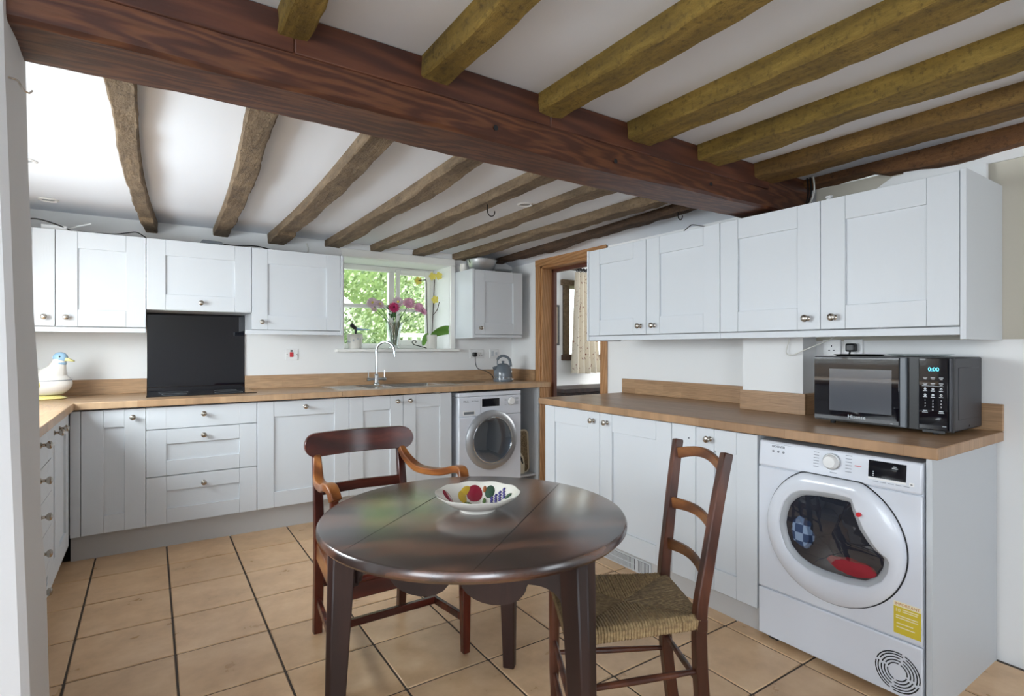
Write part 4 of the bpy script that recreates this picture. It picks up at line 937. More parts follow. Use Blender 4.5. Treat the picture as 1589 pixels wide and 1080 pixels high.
# trays stored beside the machine, on a low shelf
tag(MB().box(2.64, 2.828, 3.85, 4.40, .12, .135).build('low_shelf', 'carcass'), 'low grey shelf beside the washing machine holding trays', 'shelf')
def tray(name, label, x, y, z, w, h, lean, mat, rim, hole=False):
    r = thing(name, label, 'tray', (x, y, z)); r.rotation_euler = (R(-lean), 0, 0)
    pts = []
    for cx_, cz_, a0 in ((w/2-.04, .04, -90), (w/2-.04, h-.04, 0), (-w/2+.04, h-.04, 90), (-w/2+.04, .04, 180)):
        for k in range(6): a = R(a0+18*k); pts.append((cx_+.04*math.cos(a), cz_+.04*math.sin(a)))
    MB().prism(pts, lambda a, c_, d: (a, d, c_), -.004, .004).build('board', mat, r, local=True)
    MB().tube([(a, -.006, c_) for a, c_ in pts]+[(pts[0][0], -.006, pts[0][1])], .008, 8).build('rim', rim, r, local=True)
    return r
tray('wicker_tray', 'brown woven tray with pale rim standing beside the washing machine', 2.742, 3.95, .136, .155, .37, 4, M['wicker'], 'cream')
r = thing('cream_board', 'cream board with slot handle leaning beside the washing machine', 'chopping board', (2.672, 3.90, .136)); r.rotation_euler = (R(-4), 0, 0)
o1 = [(-.02, 0), (.065, 0), (.075, .08), (.06, .15), (-.005, .24), (-.02, .25)]
MB().prism(o1, lambda a, c_, d: (a, d, c_), -.005, .005).build('board', 'cream', r, local=True, bevel=.003)
MB().prism([(.012, .16), (.026, .165), (.048, .13), (.056, .09), (.044, .085), (.03, .12)], lambda a, c_, d: (a, d, c_), -.006, -.0045).build('handle_slot', 'dark_gap', r, local=True)

# ------------------------------------------------------------------ microwave (faces -X)
mw = thing('microwave', 'black microwave oven with blue clock on the right worktop', 'microwave', (2.64, 1.02, .907))
MX, MY0, MY1, MZ0, MZ1 = 2.487, .765, 1.272, .922, 1.204
def mp(y, z, d): return (MX-d, y, z)
def mbox(name, mat, y0, y1, z0, z1, d0, d1, bev=0, par=mw): return MB().box(MX-d1, MX-d0, y0, y1, z0, z1).build(name, mat, par, bev)
MB().box(MX+.022, 2.80, MY0, MY1, MZ0, MZ1).build('housing', 'microwave', mw, .006, seg=2)
mbox('front_frame', 'black', MY0, MY1, MZ0, MZ1, -.022, -.012)
MB().box(2.545, 2.765, MY0-.0015, MY0+.001, .965, 1.165).build('side_pressing', 'microwave', mw, .0012)
MB().lathe([(0, 0), (.004, 0), (.004, .001), (0, .001)], 10, (2.66, MY0, .937), ((1, 0, 0), (0, 0, 1), (0, -1, 0))).build('side_hole', 'dark_gap', mw)
mdoor = mbox('door', 'black_glass', .937, MY1, MZ0+.004, MZ1-.002, -.012, 0, .003)
mbox('window_mesh', 'mwin', .965, 1.205, .968, 1.15, 0, .0006, par=mdoor)
mbox('handle_edge', 'grey_plastic', .913, .936, MZ0+.002, MZ1-.002, -.012, .003, .003)
mbox('control_panel', 'black_glass', .778, .873, MZ0+.004, MZ1-.002, -.012, 0, .003)
mbox('panel_edge', 'microwave', .7655, .777, MZ0+.002, MZ1-.002, -.012, .001, .003)
mbox('chin', 'black', .79, .86, MZ0-.006, MZ0+.004, -.02, -.002)
for yy, xx in ((.83, 2.53), (1.21, 2.53), (.83, 2.76), (1.21, 2.76)):
    MB().lathe([(0, 0), (.01, 0), (.012, .0155), (0, .0155)], 12, (xx, yy, .907)).build('foot', 'black', mw)
FM = lambda y, z, d=.0004: frame(mp(y, z, d), (0, -1, 0), (0, 0, 1))
text('Hisense', .022, 'print_white', mw, FM(1.095, .947)); text('0:00', .021, 'led', mw, FM(.824, 1.158, .0006), 'clock_digits')
def key(y, z, w, h): mbox('key_legend', 'print_white', y-w/2, y+w/2, z-h/2, z+h/2, -.001, .0006)
KY = (.851, .826, .800)
for zz_ in (1.126, 1.104):
    for y in KY: key(y, zz_, .014, .002); key(y, zz_-.005, .009, .002)
mbox('key_rule', 'print_white', .792, .861, 1.0935, 1.0945, -.001, .0006)
for zz_ in (1.083, 1.060):
    for y in KY:
        MB().lathe([(.002, 0), (.0042, 0), (.0042, .0006), (.002, .0006)], 10, mp(y, zz_, 0), AX).build('key_symbol', 'print_white', mw); key(y, zz_-.008, .013, .0022)
for r_, row in enumerate(('123', '456', '789')):
    for ch, y in zip(row, KY): text(ch, .009, 'print_white', mw, FM(y, 1.039-.012*r_), 'key_digit')
text('0', .009, 'print_white', mw, FM(KY[1], 1.003), 'key_digit')
for y in (KY[0], KY[2]): key(y, .999, .014, .003); key(y, .993, .018, .002)
key(.79, .943, .012, .002); key(.965, .934, .008, .002)
md = thing('baking_tray', 'thin dark tray lying on top of the microwave at left', 'tray', (2.66, 1.16, MZ1))
MB().lathe([(0, .001), (.085, .001), (.1, .008), (.103, .008), (.088, 0), (0, 0)], 36, (2.66, 1.16, MZ1), None, 1.1, .95).build('tray_plate', 'black', md)
gp = thing('glass_plate', 'clear glass plate lying on top of the microwave at right', 'plate', (2.66, .93, MZ1))
MB().lathe([(0, .002), (.08, .002), (.115, .011), (.118, .011), (.085, 0), (0, 0)], 40, (2.66, .93, MZ1)).build('plate', 'vase', gp)

# ------------------------------------------------------------------ hob, splashback, sink, tap
hb = thing('hob', 'black glass hob let into the oak worktop below the splashback', 'hob', (.29, 4.2, WT1))
MB().box(-.02, .60, 3.985, 4.395, WT1, WT1+.006).build('glass_plate', 'black_glass', hb, .002)
for x, y, r in ((.13, 4.09, .07), (.13, 4.28, .085), (.44, 4.09, .085), (.44, 4.28, .07)):
    MB().lathe([(r, .006), (r, .0064), (r-.003, .0064), (r-.003, .006)], 36, (x, y, WT1)).build('cooking_zone', 'grey_plastic', hb)
tag(MB().box(-.018, .5795, 4.416, 4.4295, WT1+.0005, 1.48).build('splashback', 'black_glass', None, .0015), 'black glass splashback on the wall behind the hob', 'splashback')
sk_ = thing('sink', 'stainless steel one and a half bowl sink with drainer', 'sink', (1.6, 4.12, WT1))
zs0, zs1 = WT1+.0004, WT1+.0045; X0, X1, Y0, Y1 = 1.10, 2.11, 3.89, 4.35
b = MB().box(X0, X1, Y0, 3.94, zs0, zs1).box(X0, X1, 4.28, Y1, zs0, zs1).box(X0, 1.37, 3.94, 4.28, zs0-.003, zs1-.002).box(1.54, 1.57, 3.94, 4.28, zs0, zs1).box(1.98, X1, 3.94, 4.28, zs0, zs1)
b.build('rim', 'steel', sk_)
for x0, x1, dp_ in ((1.37, 1.54, .09), (1.57, 1.98, .16)):
    bb = MB(); i = 0; n = 20
    def rr(c0, c1, y0, y1, r, z):
        out_ = []
        for cx_, cy_, a0 in ((c1-r, y0+r, -90), (c1-r, y1-r, 0), (c0+r, y1-r, 90), (c0+r, y0+r, 180)):
            for k in range(5): a = R(a0+22.5*k); out_.append((cx_+r*math.cos(a), cy_+r*math.sin(a), z))
        return out_
    for ins, z in ((0, zs1), (.004, zs1-.006), (.012, zs1-dp_+.02), (.03, zs1-dp_)): bb.v += rr(x0+ins, x1-ins, 3.94+ins, 4.28-ins, .03, z)
    for q in range(3):
        for k in range(n): bb.f.append((q*n+k, q*n+(k+1) % n, (q+1)*n+(k+1) % n, (q+1)*n+k))
    bb.f.append(tuple(3*n+k for k in range(n))); bb.build('bowl', 'steel', sk_, ang=60)
    MB().lathe([(0, .002), (.028, .002), (.032, 0)], 20, ((x0+x1)/2, 4.11, zs1-dp_)).build('waste', 'chrome', sk_)
for k in range(6): MB().box(1.135, 1.34, 3.975+k*.05, 3.985+k*.05, zs1-.003, zs1).build('drainer_ridge', 'steel', sk_, .001)
tp_ = thing('kitchen_tap', 'chrome swan-neck mixer tap with two levers behind the sink', 'tap', (1.545, 4.315, zs1))
tx, ty = 1.545, 4.315
MB().lathe([(0, 0), (.027, 0), (.027, .006), (.019, .012), (.019, .075), (.015, .08), (.013, .085), (0, .085)], 24, (tx, ty, zs1)).build('base', 'chrome', tp_)
neck = [(tx, ty, 1.0)] + [(tx, ty, 1.02+.19*k/5) for k in range(6)] + [(tx+.075*(1-math.cos(R(a)))*.75, ty-.075*(1-math.cos(R(a)))*.7, 1.215+.075*math.sin(R(a))) for a in range(12, 181, 12)]
neck += [(neck[-1][0]+.003, neck[-1][1]-.003, neck[-1][2]-.045)]
MB().tube(neck, .0115, 14).build('spout', 'chrome', tp_)
MB().tube([(tx-.075, ty, .985), (tx+.075, ty, .985)], .0105, 12).build('valve_body', 'chrome', tp_)
for s_ in (-1, 1):
    MB().lathe([(0, 0), (.014, 0), (.014, .028), (0, .028)], 16, (tx+s_*.052, ty, .985), ((0, 1, 0), (0, 0, 1), (s_, 0, 0))).build('valve_cap', 'chrome', tp_)
    MB().tube([(tx+s_*.068, ty, .99), (tx+s_*.068, ty, 1.055)], [.0045, .0035], 8).build('lever', 'chrome', tp_)
gb = tag(MB().box(2.125, 2.46, 4.10, 4.38, WT1+.0002, WT1+.006).build('glass_chopping_board', 'vase', None, .002), 'clear glass chopping board lying on the worktop right of the sink', 'chopping board')

# ------------------------------------------------------------------ sockets and switches
def plate_y(name, label, cat, x0, x1, z0, z1, y=4.43):
    r = thing(name, label, cat, ((x0+x1)/2, y, z0))
    MB().box(x0, x1, y-.009, y-.0003, z0, z1).build('plate', 'white_plastic', r, .003, seg=2); return r
def pins(r, fn):
    for a, c_, w, h in ((0, .018, .004, .009), (-.011, -.004, .008, .004), (.011, -.004, .008, .004)):
        A, B = fn(a-w/2, c_-h/2), fn(a+w/2, c_+h/2)
        MB().box(min(A[0], B[0])-.0003, max(A[0], B[0])+.0003, min(A[1], B[1])-.0003, max(A[1], B[1])+.0003, A[2], B[2]).build('pin_slot', 'dark_gap', r)
r = plate_y('cooker_switch', 'white cooker switch plate with red rocker on the back wall', 'switch', .866, .956, 1.147, 1.235)
MB().box(.894, .921, 4.416, 4.4215, 1.17, 1.208).build('rocker', 'red', r, .002); MB().box(.899, .916, 4.4195, 4.4212, 1.212, 1.224).build('neon', 'black', r)
for x in (.876, .946): MB().ball((x, 4.421, 1.19), .004, 8, 6).build('screw', 'nickel', r)
r = plate_y('wall_socket', 'white double socket on the back wall left of the kettle', 'socket', 2.485, 2.635, 1.142, 1.226)
pins(r, lambda a, c_: (2.60+a, 4.4205, 1.175+c_))
for x in (2.545, 2.575): MB().box(x-.006, x+.006, 4.418, 4.4212, 1.205, 1.22).build('rocker', 'white_plastic', r, .001)
r = plate_y('fused_spur', 'white fused spur plate above and behind the kettle', 'switch', 2.70, 2.80, 1.142, 1.226)
MB().box(2.716, 2.745, 4.419, 4.4212, 1.16, 1.208).build('fuse_cover', 'carcass', r, .001); MB().box(2.76, 2.782, 4.417, 4.4212, 1.17, 1.2).build('rocker', 'carcass', r, .001)
def socket_x(label, y, x=2.84):
    r = thing('wall_socket', label, 'socket', (x, y, 1.2)); MB().box(x-.009, x-.0003, y-.043, y+.043, 1.197, 1.283).build('plate', 'white_plastic', r, .003, seg=2)
    pins(r, lambda a, c_: (x-.0095, y+a, 1.232+c_)); return r
socket_x('white single socket over the microwave nearest the pier', 1.362); socket_x('white socket over the microwave holding the black plug', 1.262)
pg = thing('power_plug', 'black three-pin plug in the socket over the microwave', 'plug', (2.82, 1.262, 1.24))
MB().box(2.796, 2.8302, 1.24, 1.284, 1.222, 1.262).build('plug_body', 'black', pg, .008, seg=3)
MB().tube(spline([(2.80, 1.262, 1.224), (2.795, 1.262, 1.205), (2.81, 1.262, 1.17), (2.822, 1.262, 1.10)], 5), .004, 8).build('cable', 'black', pg)
tag(MB().tube(spline([(2.70, 1.50, 1.29), (2.69, 1.515, 1.22), (2.685, 1.48, 1.205), (2.69, 1.41, 1.235), (2.72, 1.33, 1.275), (2.73, 1.30, 1.29)], 6), .003, 6).build('hanging_cable', 'cord_white'), 'thin white cable looping below the right wall cupboards', 'cable')

# ------------------------------------------------------------------ kettle
kt = thing('kettle', 'grey dome-shaped electric kettle on the worktop by the doorway', 'kettle', (2.655, 4.12, WT1)); kx, ky = 2.655, 4.12
MB().lathe([(0, 0), (.088, 0), (.09, .012), (.088, .03), (.0855, .032)], 40, (kx, ky, WT1)).build('base', 'grey_kettle', kt)
MB().lathe([(.0862, .032), (.0885, .0335), (.0885, .037), (.0862, .0385)], 40, (kx, ky, WT1)).build('trim_ring', 'chrome', kt)
MB().lathe([(.086, .038), (.087, .07), (.082, .105), (.068, .135), (.048, .155), (.03, .164), (.0, .166)], 40, (kx, ky, WT1)).build('body', 'grey_kettle', kt)
MB().lathe([(0, .164), (.012, .166), (.01, .174), (.014, .18), (.012, .186), (0, .188)], 16, (kx, ky, WT1)).build('lid_knob', 'grey_kettle', kt)
sp = Vector((.80, -.6, 0))
hp = spline([Vector((kx, ky, WT1+.15))-sp*.05, Vector((kx, ky, WT1+.205))-sp*.045, Vector((kx, ky, WT1+.232)), Vector((kx, ky, WT1+.205))+sp*.055, Vector((kx, ky, WT1+.135))+sp*.072], 7)
MB().tube(hp, [.006 if k < 6 else .012 for k in range(len(hp))], 10).build('handle', 'grey_kettle', kt)
MB().lathe([(0, 0), (.012, 0), (.012, .004), (0, .004)], 16, (kx+.045, ky-.0755, WT1+.088), ((.86, .5, 0), (0, 0, 1), (.5, -.86, 0)), .7, 1.9).build('water_gauge', 'chrome', kt)
MB().box(kx+.045, kx+.065, ky-.082, ky-.07, WT1+.018, WT1+.028).build('switch', 'white_plastic', kt, .002)
MB().hexa([(kx-.08, ky+.03, WT1+.10), (kx-.08, ky-.01, WT1+.10), (kx-.075, ky-.01, WT1+.13), (kx-.075, ky+.03, WT1+.13)], [(kx-.10, ky+.02, WT1+.13), (kx-.10, ky, WT1+.13), (kx-.07, ky-.005, WT1+.142), (kx-.07, ky+.025, WT1+.142)]).build('spout', 'grey_kettle', kt)
kc = thing('kettle_plug', 'black plug and flex running from the double socket to the kettle', 'plug', (2.52, 4.40, 1.16))
MB().box(2.503, 2.543, 4.385, 4.4205, 1.158, 1.2).build('plug_body', 'black', kc, .01, seg=3)
MB().tube(spline([(2.523, 4.392, 1.16), (2.525, 4.385, 1.09), (2.54, 4.36, 1.045), (2.58, 4.30, 1.028), (2.60, 4.22, .99), (2.60, 4.19, .945)], 7), .0035, 8).build('flex', 'black', kc)

# ------------------------------------------------------------------ duck tureen
dk = thing('duck_tureen', 'painted ceramic duck tureen with blue head in the worktop corner', 'ornament', (-.545, 4.20, WT1))
def ell(name, mat, c, r, par, fn=None, n=28, m=16):
    b = MB().ball((0, 0, 0), 1, n, m)
    b.v = [(c[0]+(fn(v) if fn else v)[0]*r[0], c[1]+(fn(v) if fn else v)[1]*r[1], c[2]+(fn(v) if fn else v)[2]*r[2]) for v in b.v]
    return b.build(name, mat, par, local=True, ang=60)
def bodyf(v):     # flat underneath, tail pinched and raised at -x
    x, y, z = v; k = 1-.45*max(0, -x)**1.5; return (x*1.0, y*k, (z if z > -.75 else -.75)*(1-.25*max(0, -x))+.35*max(0, -x)**2)
ell('body', 'duck_body', (0, 0, .092), (.165, .105, .088), dk, bodyf)
MB().lathe([(.99, -.012), (1.004, 0), (.99, .012)], 40, (0, 0, .112), ((.162, 0, 0), (0, .103, 0), (0, 0, .2))).build('lid_seam', 'grey_plastic', dk, local=True)
MB().tube(spline([(.06, 0, .12), (.085, 0, .165), (.10, 0, .21), (.106, 0, .24)], 6), [.085, .082, .078, .073, .068, .063, .058, .053, .048, .044, .041, .038, .036, .035, .034, .033, .032, .031, .03], 20).build('neck', 'duck_body', dk, local=True)
ell('head', 'duck_blue', (.108, 0, .245), (.037, .032, .034), dk)
ell('neck_band', 'duck_blue', (.102, 0, .212), (.036, .035, .022), dk)
b = MB().bar([(.132, 0, .238), (.155, 0, .232), (.178, 0, .224)], [.03, .026, .03], [.024, .014, .007]); b.build('beak', 'duck_yel', dk, local=True, bevel=.004)
for s_ in (-1, 1): ell('eye', 'black', (.118, s_*.0285, .252), (.005, .004, .006), dk, n=10, m=8)
for s_ in (-1, 1):
    w_ = ell('wing', 'duck_yel', (-.005, s_*.097, .092), (.062, .016, .048), dk)
    rn = random.Random(3)
    for k in range(22):
        a, q = rn.uniform(-.05, .05), rn.uniform(-.032, .032)
        ell('feather', 'duck_wing', (-.005+a, s_*(.112-(a*a+q*q)*2.6), .09+q), (.008, .004, .006), w_, n=8, m=6)
    MB().bar([(-.055, s_*.086, .085), (-.12, s_*.062, .10), (-.165, s_*.03, .115)], .004, .012).build('tail_stripe', 'duck_wing', dk, local=True)
MB().lathe([(0, 0), (.09, 0), (.098, .006), (.09, .014), (.07, .024), (0, .024)], 36, (0, 0, 0), None, 1.45, .9).build('foot_ring', 'duck_yel', dk, local=True)
dk.rotation_euler = (0, 0, R(-20))

# ------------------------------------------------------------------ window sill
SZ_ = 1.2342
pt = thing('sill_pot', 'white patterned pot on the left of the window sill', 'pot', (1.425, 4.50, SZ_))
MB().lathe([(0, 0), (.052, 0), (.056, .01), (.064, .115), (.066, .122), (.06, .122), (.054, .02), (0, .02)], 32, (1.425, 4.50, SZ_)).build('pot', 'pot', pt)
for k in range(14):
    a = k*2.4; z = SZ_+.02+.085*((k*.37) % 1); r_ = lerp(.057, .064, (z-SZ_)/.115)
    MB().ball((1.425+r_*math.cos(a), 4.5+r_*math.sin(a), z), (.006, .006, .009), 8, 6).build('leaf_motif', 'carcass', pt)
wb = thing('washing_up_brush', 'black dish brush with blue tip standing in the sill pot', 'brush', (1.43, 4.50, SZ_+.02))
MB().tube(spline([(1.415, 4.50, SZ_+.022), (1.425, 4.50, SZ_+.10), (1.435, 4.50, SZ_+.155), (1.425, 4.50, SZ_+.175), (1.39, 4.50, SZ_+.205)], 5), [.006]*8+[.009]*5+[.016]*5+[.018, .018, .014], 10).build('handle', 'black', wb)
MB().tube([(1.44, 4.50, SZ_+.165), (1.49, 4.49, SZ_+.16), (1.55, 4.48, SZ_+.162)], [.014, .007, .003], 8).build('blue_tip', 'duck_blue', wb)
vs = thing('flower_vase', 'cut-glass vase of pink flowers in the middle of the sill', 'vase', (1.80, 4.58, SZ_)); vx, vy = 1.80, 4.58
b = MB().lathe([(0, 0), (.05, 0), (.05, .008), (.036, .02), (.038, .06), (.055, .15), (.082, .235), (.079, .235), (.052, .15), (.034, .06), (.03, .025), (0, .022)], 32, (vx, vy, SZ_))
for k, v in enumerate(b.v):
    a = math.atan2(v[1]-vy, v[0]-vx); f_ = 1+.025*math.cos(a*8+(v[2]-SZ_)*60); b.v[k] = (vx+(v[0]-vx)*f_, vy+(v[1]-vy)*f_, v[2])
b.build('glass', 'vase', vs, ang=20)
def petals(mb, c, r, n, tilt, layers=2, w=.35, nrm=(0, -1, .3)):
    nrm = Vector(nrm).normalized(); u = nrm.cross(Vector((0, 0, 1))).normalized(); v = u.cross(nrm)
    for L_ in range(layers):
        for k in range(n):
            a = 2*math.pi*(k+.5*L_)/n; d = u*math.cos(a)+v*math.sin(a); s_ = u*(-math.sin(a))+v*math.cos(a); rr_ = r*(1-.22*L_); lift = nrm*rr_*(tilt+.35*L_)
            p0 = Vector(c); p1 = p0+d*rr_*.55+lift*.5; p2 = p0+d*rr_+lift; i = len(mb.v)
            mb.v += [tuple(p0), tuple(p1-s_*rr_*w*.6), tuple(p2-s_*rr_*w*.4), tuple(p2+s_*rr_*w*.4), tuple(p1+s_*rr_*w*.6), tuple(p1+nrm*.004)]
            mb.f += [(i, i+1, i+5), (i+1, i+2, i+3, i+5), (i+5, i+3, i+4), (i, i+5, i+4)]
FL = [(1.58, 4.52, 1.625, 'ppink', .05, 'pale pink flower at far left of the vase'), (1.66, 4.56, 1.62, 'ppink', .042, 'pale pink flower second from left in the vase'), (1.765, 4.50, 1.59, 'pink', .05, 'hot pink gerbera at the front of the vase'),
      (1.83, 4.57, 1.645, 'ppink', .055, 'large pale flower topping the middle of the vase'), (1.92, 4.53, 1.635, 'lpink', .058, 'big mauve pink flower right of the vase centre'), (2.0, 4.50, 1.60, 'lpink', .05, 'mauve pink flower second from right in the vase'),
      (2.035, 4.48, 1.565, 'lpink', .038, 'small drooping pink flower at far right of the vase'), (1.60, 4.54, 1.575, 'ppink', .03, 'small pale bud low on the left of the vase')]
for x, y, z, mt, r_, lb in FL:
    f_ = thing('cut_flower', lb, 'flower', (vx, vy, SZ_+.03), 'flowers in the vase')
    MB().tube(spline([(vx+(x-vx)*-.06, vy+.0, SZ_+.035), (vx+(x-vx)*.25, vy+(y-vy)*.3, SZ_+.22), (x, y, z-.01)], 6), .003, 6).build('stem', 'leaf', f_)
    b = MB(); petals(b, (x, y-.005, z), r_, 14, .15, 3, .3, (random.uniform(-.4, .4), -1, .5)); b.build('petals', mt, f_, fix=False)
    MB().ball((x, y-.012, z+.004), r_*.22, 10, 6).build('centre', 'centre' if mt == 'pink' else 'yel' if mt == 'ppink' else 'lpink', f_)
fo = MB(); rn = random.Random(11)
for k in range(80):
    a = rn.uniform(0, 6.28); q = rn.uniform(.02, .10); z = rn.uniform(SZ_+.20, SZ_+.36); c_ = Vector((vx+q*1.1*math.cos(a), vy+q*.6*math.sin(a), z)); d = Vector((math.cos(a), math.sin(a)*.6, rn.uniform(.2, 1.1))).normalized(); s_ = d.cross(Vector((0, 0, 1))).normalized()*.009; L_ = rn.uniform(.03, .06); i = len(fo.v)
    fo.v += [tuple(c_), tuple(c_+d*L_*.5-s_), tuple(c_+d*L_), tuple(c_+d*L_*.5+s_)]; fo.f.append((i, i+1, i+2, i+3))
o = tag(fo.build('flower_foliage', 'leaf', None, fix=False), 'green leaves filling the bouquet in the vase', 'foliage', kind='stuff')
fo = MB()
for k in range(14):
    a = 6.28*k/14; fo.tube([(vx+.018*math.cos(a), vy+.018*math.sin(a), SZ_+.03), (vx+.05*math.cos(a+1), vy+.05*math.sin(a+1), SZ_+.225)], .003, 5)
fo.build('stems_in_vase', 'leaf', vs, fix=False)['kind'] = 'stuff'
ox, oy = 2.125, 4.53
orc = thing('orchid', 'yellow orchid in a white pot at right of the sill', 'plant', (ox, oy, SZ_))
MB().lathe([(0, 0), (.058, 0), (.061, .006), (.064, .125), (.059, .125), (.056, .10), (0, .10)], 32, (ox, oy, SZ_)).build('pot', 'pot', orc)
def leaf_blade(name, mat, pts, ws):
    pts = spline(pts, 5); n = len(pts); rows = []
    for k, p in enumerate(pts):
        t = (pts[min(k+1, n-1)]-pts[max(k-1, 0)]).normalized(); s_ = t.cross(Vector((0, 1, .3))).normalized(); w = ws*math.sin(math.pi*min(.97, max(.06, (k+.6)/n)))**.6
        s_ = s_*.75+Vector((0, -.45, 0)) if 0 else s_
        rows.append([p-s_*w, p+Vector((0, .006, -.002)), p+s_*w])
    MB().sheet(rows, (0, .003, 0)).build(name, mat, orc, fix=True)
leaf_blade('leaf', 'leaf2', [(ox, oy-.01, SZ_+.11), (ox+.06, oy-.05, SZ_+.16), (ox+.13, oy-.08, SZ_+.185), (ox+.19, oy-.1, SZ_+.18)], .03)
leaf_blade('leaf', 'leaf2', [(ox+.01, oy-.01, SZ_+.11), (ox+.08, oy-.06, SZ_+.14), (ox+.18, oy-.10, SZ_+.15)], .022)
leaf_blade('leaf', 'leaf3', [(ox-.02, oy-.02, SZ_+.12), (ox-.07, oy-.06, SZ_+.10), (ox-.11, oy-.09, SZ_+.03)], .03)
for pts in ([(ox-.02, oy, SZ_+.11), (ox-.03, oy, SZ_+.35), (ox-.035, oy, SZ_+.60), (ox-.06, oy-.01, SZ_+.62), (ox-.12, oy-.02, SZ_+.61)], [(ox+.02, oy, SZ_+.11), (ox+.035, oy, SZ_+.40), (ox+.05, oy, SZ_+.68)], [(ox+.035, oy, SZ_+.31), (ox+.07, oy-.01, SZ_+.36), (ox+.09, oy-.01, SZ_+.43)]):
    MB().tube(spline(pts, 5), .004, 6).build('flower_stem', 'stem', orc)
for x, z in ((ox-.12, SZ_+.61), (ox+.045, SZ_+.45), (ox+.02, SZ_+.66), (ox+.085, SZ_+.67)):
    b = MB(); petals(b, (x, oy-.01, z), .036, 5, .1, 1, .75, (0, -1, -.1)); b.build('flower', 'yel', orc, fix=False)
wr = [(2.06, 4.46, SZ_+.004), (1.99, 4.44, SZ_+.02), (1.93, 4.43, SZ_+.035), (1.91, 4.43, SZ_+.055), (1.925, 4.43, SZ_+.075), (1.945, 4.43, SZ_+.065), (1.94, 4.43, SZ_+.05)]
tag(MB().tube(spline(wr, 6), .004, 6).build('iron_hook_stand', 'blackiron'), 'small black scrolled iron stand on the sill by the orchid', 'ornament')

# ------------------------------------------------------------------ things stored on top of the cupboards
pn = thing('jam_pan', 'aluminium preserving pan on the cupboard above the kettle', 'pan', (2.50, 4.24, 1.9305))
MB().lathe([(0, 0), (.105, 0), (.112, .006), (.138, .098), (.144, .10), (.144, .103), (.135, .1), (.108, .008), (0, .006)], 40, (2.50, 4.24, 1.9305)).build('pan', 'alu', pn)
MB().tube([(2.50-.14*math.cos(R(a)), 4.24-.02, 2.028-.12*math.sin(R(a))*.6) for a in range(-5, 60, 8)], .003, 6).build('bail_handle', 'blackiron', pn)
jr = thing('white_jug', 'small white jug standing left of the preserving pan', 'jug', (2.37, 4.3, 1.9315))
MB().lathe([(0, 0), (.03, 0), (.036, .03), (.03, .06), (.034, .07), (.03, .07), (.026, .055), (0, .05)], 20, (2.365, 4.33, 1.9315)).build('jug', 'pot', jr)
gd = thing('glass_dish', 'shallow glass dish on the cupboard right of the preserving pan', 'dish', (2.74, 4.25, 1.9265))
MB().lathe([(0, .004), (.06, .004), (.08, .038), (.085, .042), (.066, 0), (0, 0)], 28, (2.74, 4.25, 1.9265), None, 1.1, .8).build('dish', 'vase', gd)
rt = thing('wifi_router', 'white router box with aerial on top of the left wall cupboards', 'router', (-.46, 4.2, 1.9325))
MB().box(-.53, -.41, 4.14, 4.26, 1.9325, 1.965).build('case', 'white_plastic', rt, .006, seg=2); MB().tube([(-.41, 4.2, 1.955), (-.36, 4.19, 1.978), (-.30, 4.18, 2.0)], .005, 8).build('aerial', 'white_plastic', rt)
tag(MB().tube(spline([(-.78, 4.14, 1.9365), (-.70, 4.13, 1.99), (-.64, 4.13, 1.955), (-.56, 4.12, 1.985), (-.47, 4.13, 1.97), (-.38, 4.16, 1.9365)], 7), .004, 6).build('loose_cable', 'black'), 'black cable curling over the router on the left cupboards', 'cable')
tag(MB().tube(spline([(-.36, 4.13, 1.9365), (-.2, 4.14, 1.94), (-.12, 4.13, 1.955), (-.07, 4.13, 1.965), (-.02, 4.14, 1.937)], 6), .0035, 6).build('loose_cable', 'black'), 'thin black cable on the cupboards right of the router', 'cable')
tag(MB().box(-.3, .25, 4.34, 4.40, 1.9335, 1.968).build('board_offcut', 'pine_h', None, .002), 'pale wooden board lying along the wall on the cupboards', 'board')
ad = thing('power_adapter', 'grey power adapter on top of the extractor cupboard', 'adapter', (.36, 4.16, 1.9325))
MB().hexa([(.27, 4.12, 1.9325), (.42, 4.12, 1.9325), (.42, 4.2, 1.9325), (.27, 4.2, 1.9325)], [(.29, 4.13, 1.962), (.40, 4.13, 1.958), (.40, 4.19, 1.958), (.29, 4.19, 1.962)]).build('case', 'grey_plastic', ad, .004)
MB().tube(spline([(.41, 4.16, 1.945), (.52, 4.15, 1.945), (.62, 4.16, 1.955), (.72, 4.18, 1.945), (.85, 4.2, 1.9365)], 6), .004, 6).build('flex', 'black', ad)
tag(MB().tube(spline([(1.02, 4.424, 2.06), (1.03, 4.42, 2.0), (1.0, 4.42, 1.96), (.93, 4.41, 1.937)], 6), .005, 6).build('wall_cable', 'cord_white'), 'pale cable running down the wall above the window-side cupboard', 'cable')
tag(MB().tube(spline([(2.49, 2.0, 1.8905), (2.49, 1.955, 1.914), (2.49, 1.93, 1.92), (2.49, 1.86, 1.899), (2.49, 1.83, 1.8905)], 6), .0025, 6).build('loose_cable', 'black'), 'short bent black wire on top of the right wall cupboards', 'cable')
jb = thing('junction_box', 'small grey junction box with wires under the main beam end', 'junction box', (2.66, 1.40, 1.8885))
MB().box(2.60, 2.67, 1.37, 1.43, 1.8885, 1.925).build('box', 'carcass', jb, .008, seg=2)
for k, (a, q) in enumerate(((0, 'black'), (.015, 'black'), (.03, 'cord_white'))):
    MB().tube(spline([(2.65+a, 1.405, 1.92), (2.70+a, 1.42, 1.95), (2.74, 1.43-a, 2.02), (2.75, 1.44-a, 2.095)], 6), .004, 6).build('wire', q, jb)
tag(MB().lathe([(0, 0), (.012, 0), (.012, .045), (.016, .046), (.016, .055), (0, .055)], 16, (2.62, 1.27, 1.8885)).build('pipe_stub', 'white_plastic'), 'white plastic pipe end on the cupboard above the microwave', 'pipe')
